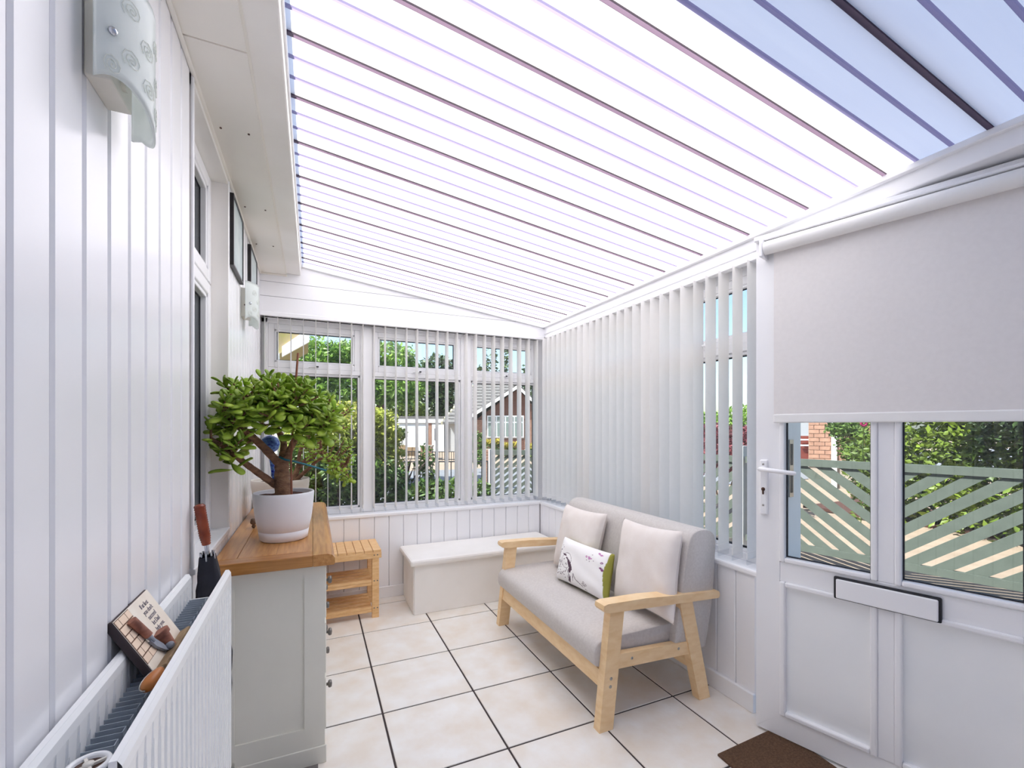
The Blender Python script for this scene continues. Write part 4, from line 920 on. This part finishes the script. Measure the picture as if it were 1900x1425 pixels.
fence_run(f3, F2, d3, Vector((d3.y, -d3.x, 0)), 0, .55, 1, .1, 1.24, .05, .03); fence_run(f3, F2, d3, Vector((d3.y, -d3.x, 0)), .6, 1.2, -1, .1, 1.24, .05, .03)
for s in (0, .575, 1.22):
    p = F2 + d3 * s; obj('fence_post', MB().box((p.x - .03, p.y - .03, -.25), (p.x + .03, p.y + .03, 1.0)), 'wht', f3)
# plants outside
def shrub(name, label, cat, blobs, n, size, m, group=None, trunk=None, asp=.5, seed=1):
    c = blobs[0][0]; t = thing(name, label, cat, (c[0], c[1], -.14), group=group)
    leaves(n, multi(blobs), size, m, 'foliage', t, asp, seed=seed)
    if trunk: obj('trunk', MB().tube(*trunk), 'trunk', t)
    else:
        mb = MB()
        for i in range(7): mb.tube([(c[0] + random.uniform(-.08, .08), c[1] + random.uniform(-.08, .08), -.2), (c[0] + random.uniform(-.3, .3), c[1] + random.uniform(-.3, .3), c[2])], [.02, .008], 6)
        obj('stem', mb, 'trunk', t, kind='stuff')
    return t
def pb(u, v, z, r): return (tuple(at(u, v, z)), r)
shrub('euonymus_bush', 'bright yellow-green bush outside the left back window', 'bush', [pb(650, 800, 5.2, (.42, .35, .32)), pb(700, 850, 5.3, (.32, .3, .35)), pb(600, 820, 5.1, (.4, .35, .35)), pb(715, 800, 5.3, (.16, .2, .25))], 6500, .075, 'l_yel', seed=2)
shrub('garden_shrub', 'dark green shrub growing low beneath the yellow bush', 'shrub', [pb(640, 900, 4.9, (.45, .3, .32)), pb(575, 890, 4.9, (.4, .3, .45)), pb(715, 905, 5.0, (.28, .25, .3))], 6500, .07, 'l_grn', seed=3)
shrub('laurel_shrub', 'glossy low laurel shrub outside the middle back window', 'shrub', [pb(790, 925, 4.9, (.30, .25, .18)), pb(835, 925, 4.9, (.25, .25, .20)), pb(880, 922, 4.9, (.22, .2, .2)), pb(790, 880, 5.4, (.10, .1, .35))], 2200, .085, 'l_grn', asp=.42, seed=4)
ph_ = thing('flax_plant', 'bronze strap leaved flax plant outside the middle back window', 'plant', at(745, 935, 5.2))
for k in range(15):
    b_ = at(745, 950, 5.2); a = random.uniform(0, 2 * PI); Ln = random.uniform(.55, .95); q = Vector((math.cos(a), math.sin(a), 0)); lean = random.uniform(.25, .6)
    w = Vector((-q.y, q.x, 0)) * .022; pts = [b_ + q * lean * Ln * t ** 1.5 + Vector((0, 0, Ln * (t - .18 * t * t))) for t in (0, .35, .7, 1)]
    vs = []; 
    for i, p in enumerate(pts): ww = w * (1, 1.1, .8, .05)[i]; vs += [p - ww, p + q * -.008, p + ww, p + q * .003]
    obj('leaf', MB().add(vs, [(4 * i + k2, 4 * i + (k2 + 1) % 4, 4 * i + 4 + (k2 + 1) % 4, 4 * i + 4 + k2) for i in range(3) for k2 in range(4)], True), 'phor', ph_)
# hedge behind trellis
hb = []
for i in range(12):
    y = -.9 + i * .45; hb.append(((8.5 + .25 * math.sin(i * 2.1), y, .7 + .1 * math.sin(i)), (.6, .5, .95)))
for i in range(10):
    y = -.6 + i * .45; hb.append(((8.6, y, 1.75 + .12 * math.sin(i * 3)), (.55, .5, .6)))
shrub('garden_hedge', 'tall mixed green hedge behind the slanted trellis fence', 'hedge', hb, 36000, .12, 'l_hedge', seed=5)
shrub('dark_shrub', 'dark leaved shrub at the right of the hedge', 'shrub', [((7.7, 2.0, 1.55), (.4, .8, .55)), ((7.6, 1.2, 1.2), (.4, .6, .8)), ((7.5, 2.6, 1.75), (.3, .7, .35))], 5200, .08, 'l_dk', seed=6)
shrub('garden_shrub', 'dark green shrub between the brick house and the hedge', 'shrub', [pb(1585, 815, 9.5, (.32, .3, .5)), pb(1600, 850, 9.5, (.35, .3, .5)), pb(1562, 795, 9.6, (.25, .3, .2))], 3600, .09, 'l_grn', seed=77)
rs = thing('rose', 'single bright pink flower above the trellis fence', 'flower', at(1603, 787, 6.0))
for k in range(9): obj('petal', MB().ball(at(1603 + 5 * math.cos(k * .7), 786 + 4 * math.sin(k * .7), 6.0), .022, 8, (1, .6, .8)), 'pink', rs)
obj('flower_stem', MB().tube([at(1603, 788, 6.02), at(1600, 850, 6.3), at(1597, 984, 6.5)], .006, 6), 'l_grn', rs)
shrub('japanese_maple', 'red leaved maple bush behind the fence beside the blinds', 'bush', [pb(1345, 830, 8.0, (.85, .8, .42)), pb(1300, 835, 8.4, (.8, .8, .42)), pb(1395, 835, 7.8, (.5, .6, .35))], 9000, .085, 'l_red', seed=7)
shrub('green_tree', 'small green tree top rising over the red maple', 'tree', [pb(1378, 790, 11, (.45, .45, .5)), pb(1330, 790, 11.5, (.5, .5, .35)), pb(1290, 790, 11.5, (.3, .3, .4))], 2600, .12, 'l_tree', trunk=([at(1378, 800, 11), at(1378, 902, 11)], .07, 8), seed=8)
def tree(name, label, blobs, n, size, m, tr, seed, group=None, asp=.5): return shrub(name, label, 'tree', blobs, n, size, m, group, tr, asp, seed)
tree('ash_tree', 'large bright green tree filling the left back window tops', [pb(600, 668, 13, (1.0, 1, .55)), pb(650, 672, 13.5, (.9, 1, .55)), pb(730, 672, 14, (.7, .8, .6)), pb(630, 725, 13, (1.3, 1, .5)), pb(730, 722, 13.5, (.9, 1, .45)), pb(560, 700, 13, (1.0, 1, .6)), pb(765, 720, 14.5, (.5, .6, .3))], 13000, .2, 'l_tree', ([at(688, 872, 14), at(692, 800, 14), at(702, 765, 14), at(716, 735, 14), at(735, 700, 14)], [.22, .19, .16, .12, .06], 10), 21, asp=.35)
tree('dark_tree', 'dark evergreen tree behind the white garage', [pb(815, 700, 44, (2.0, 2, 2.2)), pb(800, 745, 44, (2.4, 2, 2.4)), pb(840, 745, 44, (2.0, 2, 2.8))], 5000, .5, 'l_dk', ([at(815, 828, 44), at(812, 740, 44)], .14, 8), 22)
tree('bright_bush', 'bright rounded bush behind the garage roof', [pb(735, 765, 37, (1.7, 1.0, 1.0)), pb(765, 762, 37, (1.3, 1, .8))], 2200, .3, 'l_hedge', ([at(745, 850, 37), at(745, 780, 37)], .2, 8), 23)
for k, (u, vt, zz, w) in enumerate(((888, 690, 40, .7), (916, 645, 44, .9), (938, 640, 49, .9), (975, 690, 41, .9), (990, 660, 45, .8), (1000, 640, 52, .8), (903, 665, 50, .7))):
    lb_ = ('conifer with the top cut by the left blind slats', 'tall conifer rising left of centre in the right back window', 'tall conifer rising at centre of the right back window', 'short conifer right of the window centre', 'conifer second from the window corner', 'conifer nearest the window corner', 'slim conifer between two tall ones')[k]
    tp, bt_ = at(u, vt, zz), at(u, 800, zz); bl = [((bt_.x, bt_.y, bt_.z + (tp.z - bt_.z) * t), (w * (1.15 - t), w * (1.15 - t), (tp.z - bt_.z) * .16)) for t in (.1, .25, .4, .55, .7, .85, .97)]
    bl = [(c_, (r_[0] * .8, r_[1] * .8, r_[2])) for c_, r_ in bl]
    tree('conifer', 'dark ' + lb_, bl, 1100, .42, 'l_con', ([bt_ - Vector((0, 0, 1.5)), bt_ + Vector((0, 0, 1))], .15, 6), 30 + k, 'conifers beyond the bungalow')
# garden railings
def railing(label, P0, P1, zb, zt, n, r, par_lbl):
    t = thing('iron_railing', label, 'railing', P0); P0, P1 = Vector(P0), Vector(P1)
    for z in (zb + .06, zt): obj('rail', MB().tube([(P0.x, P0.y, z), (P1.x, P1.y, z)], r * 1.4, 6), 'iron', t)
    for i in range(n + 1):
        p = P0.lerp(P1, i / n); obj('bar', MB().tube([(p.x, p.y, zb), (p.x, p.y, zt + .0)], r, 6), 'iron', t)
railing('black iron railing along the front garden edge', at(722, 857, 7.3), at(905, 857, 7.4), -.2, .78, 16, .008, '')
railing('black railing across the road in front of the drive', at(725, 838, 24), at(780, 838, 24.5), -.45, .02, 10, .016, '')
railing('black railing right of the brick pier across the road', at(803, 838, 24), at(872, 838, 24), -.45, .02, 16, .016, '')
# brick helpers: courses of separate bricks on a mortar core
bkd = {}
def brick_face(par, A, d, w, z0, z1, bw=.45, bh=.15, th=.03, m='brick', off=0):
    d = Vector(d).normalized(); n_ = Vector((d.y, -d.x, 0)); r_ = 0; z = z0
    while z + bh * .6 < z1:
        x = -bw / 2 if r_ % 2 else 0
        while x < w - .02:
            a, b = max(0, x) + .006, min(w, x + bw) - .006
            if b - a > .03:
                k = (round(b - a, 2), bh, th, m)
                if k not in bkd: bkd[k] = B((0, 0, 0), (b - a, th, bh - .012)).data('brick', m)
                p = Vector(A) + d * a; inst('brick', bkd[k], par, mx=Matrix(((d.x, n_.x, 0, p.x), (d.y, n_.y, 0, p.y), (0, 0, 1, z), (0, 0, 0, 1))))
            x += bw
        z += bh; r_ += 1
X_ = Vector((cA, -sA, 0)); V_ = Vector((sA, cA, 0))      # across / along the street as it faces us
def house_box(par, name, A, w, dpt, z0, z1, m, X_=X_, V_=V_):
    A = Vector(A); return obj(name, MB().hexa([(A + X_ * a + V_ * b) + Vector((0, 0, z0 - A.z)) for a, b in ((0, 0), (w, 0), (w, dpt), (0, dpt))], [(A + X_ * a + V_ * b) + Vector((0, 0, z1 - A.z)) for a, b in ((0, 0), (w, 0), (w, dpt), (0, dpt))]), m, par)
pr_ = thing('brick_pier', 'square salmon brick gate pier across the road', 'pier', at(790, 855, 25))
p0 = at(780, 855, 25); house_box(pr_, 'pier_core', p0 + V_ * .03, .62, .5, -.6, .27, 'mortar'); brick_face(pr_, p0 + V_ * .03, X_, .62, -.55, .24, .225, .11, .03); house_box(pr_, 'cap_stone', p0 - X_ * .04, .7, .58, .24, .31, 'mortar')
ga = thing('garage', 'white flat roofed garage block with front door across the road', 'garage', at(790, 835, 30))
p0 = at(727, 835, 30); S_ = 30 / FPX
house_box(ga, 'garage_wall', p0, 125 * S_, 2.2, -.6, 1.9, 'wht'); house_box(ga, 'roof_edge', p0 - V_ * .12 - X_ * .1, 140 * S_, 2.5, 1.9, 2.06, 'rtile')
house_box(ga, 'fascia', p0 - V_ * .10, 125 * S_, .08, 1.62, 1.9, 'upvc')
house_box(ga, 'garage_door', p0 - V_ * .06 + X_ * 10 * S_, 58 * S_, .05, -.3, 1.4, 'rad'); house_box(ga, 'brick_strip', p0 - V_ * .05 + X_ * 68 * S_, 6 * S_, .04, -.3, 1.6, 'brick')
d_ = house_box(ga, 'front_door', p0 - V_ * .07 + X_ * 75 * S_, 22 * S_, .06, -.3, 1.5, 'upvc'); house_box(ga, 'door_glass', p0 - V_ * .09 + X_ * 79 * S_, 6 * S_, .03, .45, 1.25, 'curtain'); house_box(ga, 'side_glass', p0 - V_ * .07 + X_ * 99 * S_, 6 * S_, .04, -.1, 1.45, 'gasket')
bu = thing('bungalow', 'brick bungalow with gabled grey roof seen through right back window', 'house', at(930, 835, 28))
p0 = at(868, 835, 28); S_ = 28 / FPX
wB, hB = 150 * S_, 1.75
house_box(bu, 'house_wall', p0, wB, 7, -.5, hB, 'mortar'); brick_face(bu, p0 + V_ * .0, X_, 32 * S_, -.3, hB, .34, .15); brick_face(bu, p0 + X_ * 105 * S_, X_, 45 * S_, -.3, hB, .34, .15)
brick_face(bu, p0 + X_ * 32 * S_, X_, 73 * S_, -.3, .62, .34, .15, .03, 'brownclad')
zt = 3.95; xa = 93 * S_
def bp(a, b, z): q = p0 + X_ * a + V_ * b; return Vector((q.x, q.y, z))
obj('gable_wall', MB().hexa([bp(.3, .05, hB - .1), bp(wB - .1, .05, hB - .1), bp(wB - .1, .2, hB - .1), bp(.3, .2, hB - .1)], [bp(xa - .02, .05, zt - .25), bp(xa + .02, .05, zt - .25), bp(xa + .02, .2, zt - .25), bp(xa - .02, .2, zt - .25)]), 'brownclad', bu)
for a, b in ((-.5, xa), (wB + .4, xa)):
    sl0 = 1.55 if a < 0 else 1.6
    obj('bargeboard', MB().hexa([bp(a, -.35, sl0 - .12), bp(b, -.35, zt - .22), bp(b, -.28, zt - .22), bp(a, -.28, sl0 - .12)], [bp(a, -.35, sl0 + .1), bp(b, -.35, zt), bp(b, -.28, zt), bp(a, -.28, sl0 + .1)]), 'upvc', bu)
    for k in range(14):
        t0_, t1_ = k / 14, (k + 1.15) / 14; A1 = (a + (b - a) * t0_, sl0 + (zt - sl0) * t0_ + .1); A2 = (a + (b - a) * min(1, t1_), sl0 + (zt - sl0) * min(1, t1_) + .07)
        obj('tile_course', MB().hexa([bp(A1[0], -.3, A1[1] - .02), bp(A2[0], -.3, A2[1] - .02), bp(A2[0], 7.2, A2[1] - .02), bp(A1[0], 7.2, A1[1] - .02)], [bp(A1[0], -.3, A1[1] + .06), bp(A2[0], -.3, A2[1] + .02), bp(A2[0], 7.2, A2[1] + .02), bp(A1[0], 7.2, A1[1] + .06)]), 'rtile', bu)
# main roof running left of the gable, ridge parallel to the street
for k in range(13):
    za, zb_ = 1.55 + k * .245, 1.55 + (k + 1) * .245; ba, bb_ = 1.2 + k * .42, 1.2 + (k + 1) * .42; a0 = -1.75 + k * .14
    obj('tile_course', MB().hexa([bp(a0, ba, za), bp(xa, ba, za), bp(xa, bb_, zb_), bp(a0, bb_, zb_)], [bp(a0, ba, za + .12), bp(xa, ba, za + .12), bp(xa, bb_, zb_ + .04), bp(a0, bb_, zb_ + .04)]), 'rtile', bu)
    obj('verge', MB().hexa([bp(a0 - .12, ba, za - .05), bp(a0, ba, za - .05), bp(a0, bb_, zb_ - .05), bp(a0 - .12, bb_, zb_ - .05)], [bp(a0 - .12, ba, za + .14), bp(a0, ba, za + .14), bp(a0, bb_, zb_ + .06), bp(a0 - .12, bb_, zb_ + .06)]), 'verge', bu)
wn = house_box(bu, 'window', p0 - V_ * .08 + X_ * 36 * S_, 68 * S_, .07, .68, 2.05, 'upvc')
for i in range(4):
    for z0_, z1_ in ((.76, 1.6), (1.68, 1.98)): house_box(wn, 'window_pane', p0 - V_ * .1 + X_ * (38 + 16.4 * i) * S_, 14 * S_, .03, z0_, z1_, 'wpane')
# lower garden bits across the road
rfn = thing('board_fence', 'short red-brown board fence beside the white garage', 'fence', at(722, 840, 27))
for i in range(6): q = at(705 + i * 6, 845, 27); obj('fence_board', MB().box((q.x, q.y, -.6), (q.x + .14, q.y + .04, .35 + .18 * min(i, 3))), 'redfence', rfn)
shrub('ball_shrub', 'rounded green clipped bush before the white garage', 'shrub', [pb(743, 805, 28.6, (.42, .4, .38))], 900, .14, 'l_hedge', seed=41)
rk = thing('rockery_wall', 'low stepped tan stone wall left of the brick pier', 'wall', at(750, 835, 26.5))
for i, (u, v, w) in enumerate(((738, 826, 14), (752, 830, 14), (740, 838, 16), (756, 838, 16), (764, 830, 10))):
    house_box(rk, 'stone', at(u, v, 26.5), w * 26.5 / FPX, .4, -.6, at(u, v, 26.5).z, 'shelfw')
for k, (u, v) in enumerate(((907, 820), (923, 820), (939, 826), (985, 828), (952, 824))):
    lab = ('leftmost', 'second', 'middle', 'rightmost', 'fourth')[k]
    q = at(u, v, 20); t = thing('flower_clump', f'{lab} yellow flower clump before the bungalow window', 'flowers', (q.x, q.y, -.4), group='yellow flowers before the bungalow')
    leaves(260, blob(tuple(q), (.2, .18, .12)), .09, 'yflow' , 'blossom', t, .8, seed=50 + k); leaves(300, blob((q.x, q.y, q.z - .25), (.2, .18, .3)), .1, 'l_grn', 'foliage', t, seed=60 + k)
gp = thing('garden_wall', 'low salmon brick wall end behind the window plants', 'wall', at(905, 900, 12))
q = at(900, 890, 12); house_box(gp, 'wall_core', q, .16, .25, -.5, .75, 'mortar'); brick_face(gp, q, X_, .16 + .1, -.45, .74, .225, .075)
shrub('small_bush', 'small green bush beside the bungalow wall', 'bush', [pb(885, 822, 19, (.35, .3, .45)), pb(893, 850, 17, (.4, .3, .3))], 1500, .12, 'l_grn', seed=71)
# brick house corner beyond the fence, seen through the door glass
bh = thing('brick_house', 'brick house corner with white downpipe behind the trellis', 'house', at(1500, 850, 12))
Vh = Vector((.87, .49, 0)).normalized(); Xh = Vector((Vh.y, -Vh.x, 0))
p0 = at(1500, 860, 12); house_box(bh, 'house_wall', p0 + Vh * .03, 1.5, 5, -.3, 3.0, 'mortar', Xh, Vh); brick_face(bh, p0 + Vh * .03, Xh, 1.5, .3, 2.95, .24, .11)
house_box(bh, 'downpipe', p0 - Vh * .08 + Xh * .5, .12, .08, -.3, 3.0, 'upvc', Xh, Vh); house_box(bh, 'eave', p0 - Vh * .3, 1.8, 5.4, 3.0, 3.15, 'upvc', Xh, Vh)
nh = thing('white_house', 'distant white framed house front far left in the door glass', 'house', at(1490, 830, 20))
p0 = at(1484, 830, 20); house_box(nh, 'house_wall', p0, .8, 3, -.3, .95, 'redfence'); house_box(nh, 'upper_wall', p0, .8, 3, .95, 2.4, 'wht')
for z in (.5, .75): house_box(nh, 'porch_rail', p0 - V_ * .1, .5, .05, z, z + .06, 'upvc')
# the main house: outer wall continuing past the back window with its eave, the roof above, plus an added sun-blocking mass
ho = struct('house_shell', MB().hexa([(-.85, NY - 1, 2.56), (-.18, NY - 1, 2.56), (-.18, 3.7, 2.56), (-.85, 3.7, 2.56)], [(-.85, NY - 1, 2.59), (-.18, NY - 1, 2.59), (-.18, 3.7, 2.59), (-.85, 3.7, 2.59)]), 'upvc')
obj('house_roof', MB().hexa([(-6, NY - 1, 4.8), (-.2, NY - 1, 2.6), (-.2, 3.7, 2.6), (-6, 3.7, 4.8)], [(-6, NY - 1, 4.9), (-.2, NY - 1, 2.66), (-.2, 3.7, 2.66), (-6, 3.7, 4.9)]), 'rtile', ho)
obj('gutter', MB().tube([(-.16, NY - 1, 2.64), (-.16, 3.7, 2.64)], .032, 12), 'upvc', ho)
obj('added_shade_block', MB().box((-6, -6, 2.6), (-.45, .872, 8)), 'brick', ho)  # unseen block, added to keep the sun off the near roof boards
obj('outer_wall', MB().box((-.9, 3.9, -.2), (-.42, 5.0, 2.5)), 'brick', ho)
q0, q1 = at(523, 662, 5.2), at(574, 634, 5.2)
pg = thing('porch_gable', 'white bargeboard and mossy tiles of a porch roof, top left window', 'roof', (q0.x, q0.y, -.14))
obj('bargeboard', MB().hexa([q0, q1, q1 + Vector((0, .05, 0)), q0 + Vector((0, .05, 0))], [q0 + Vector((0, 0, .12)), q1 + Vector((0, 0, .16)), q1 + Vector((0, .05, .16)), q0 + Vector((0, .05, .12))]), 'upvc', pg)
ql = at(497, 640, 5.2)
obj('porch_roof', MB().hexa([q0 + Vector((-.12, .06, -.02)), q1 + Vector((-.02, .06, .05)), q1 + Vector((-.02, 1.2, .05)), q0 + Vector((-.12, 1.2, -.02))], [q0 + Vector((-.16, .06, .5)), q1 + Vector((-.02, .06, .5)), q1 + Vector((-.02, 1.2, .5)), q0 + Vector((-.16, 1.2, .5))]), 'lichen', pg)
obj('downpipe', MB().tube([q0 + Vector((-.06, .03, .04)), at(516, 740, 5.2), at(516, 900, 5.2)], .035, 10), 'upvc', pg)
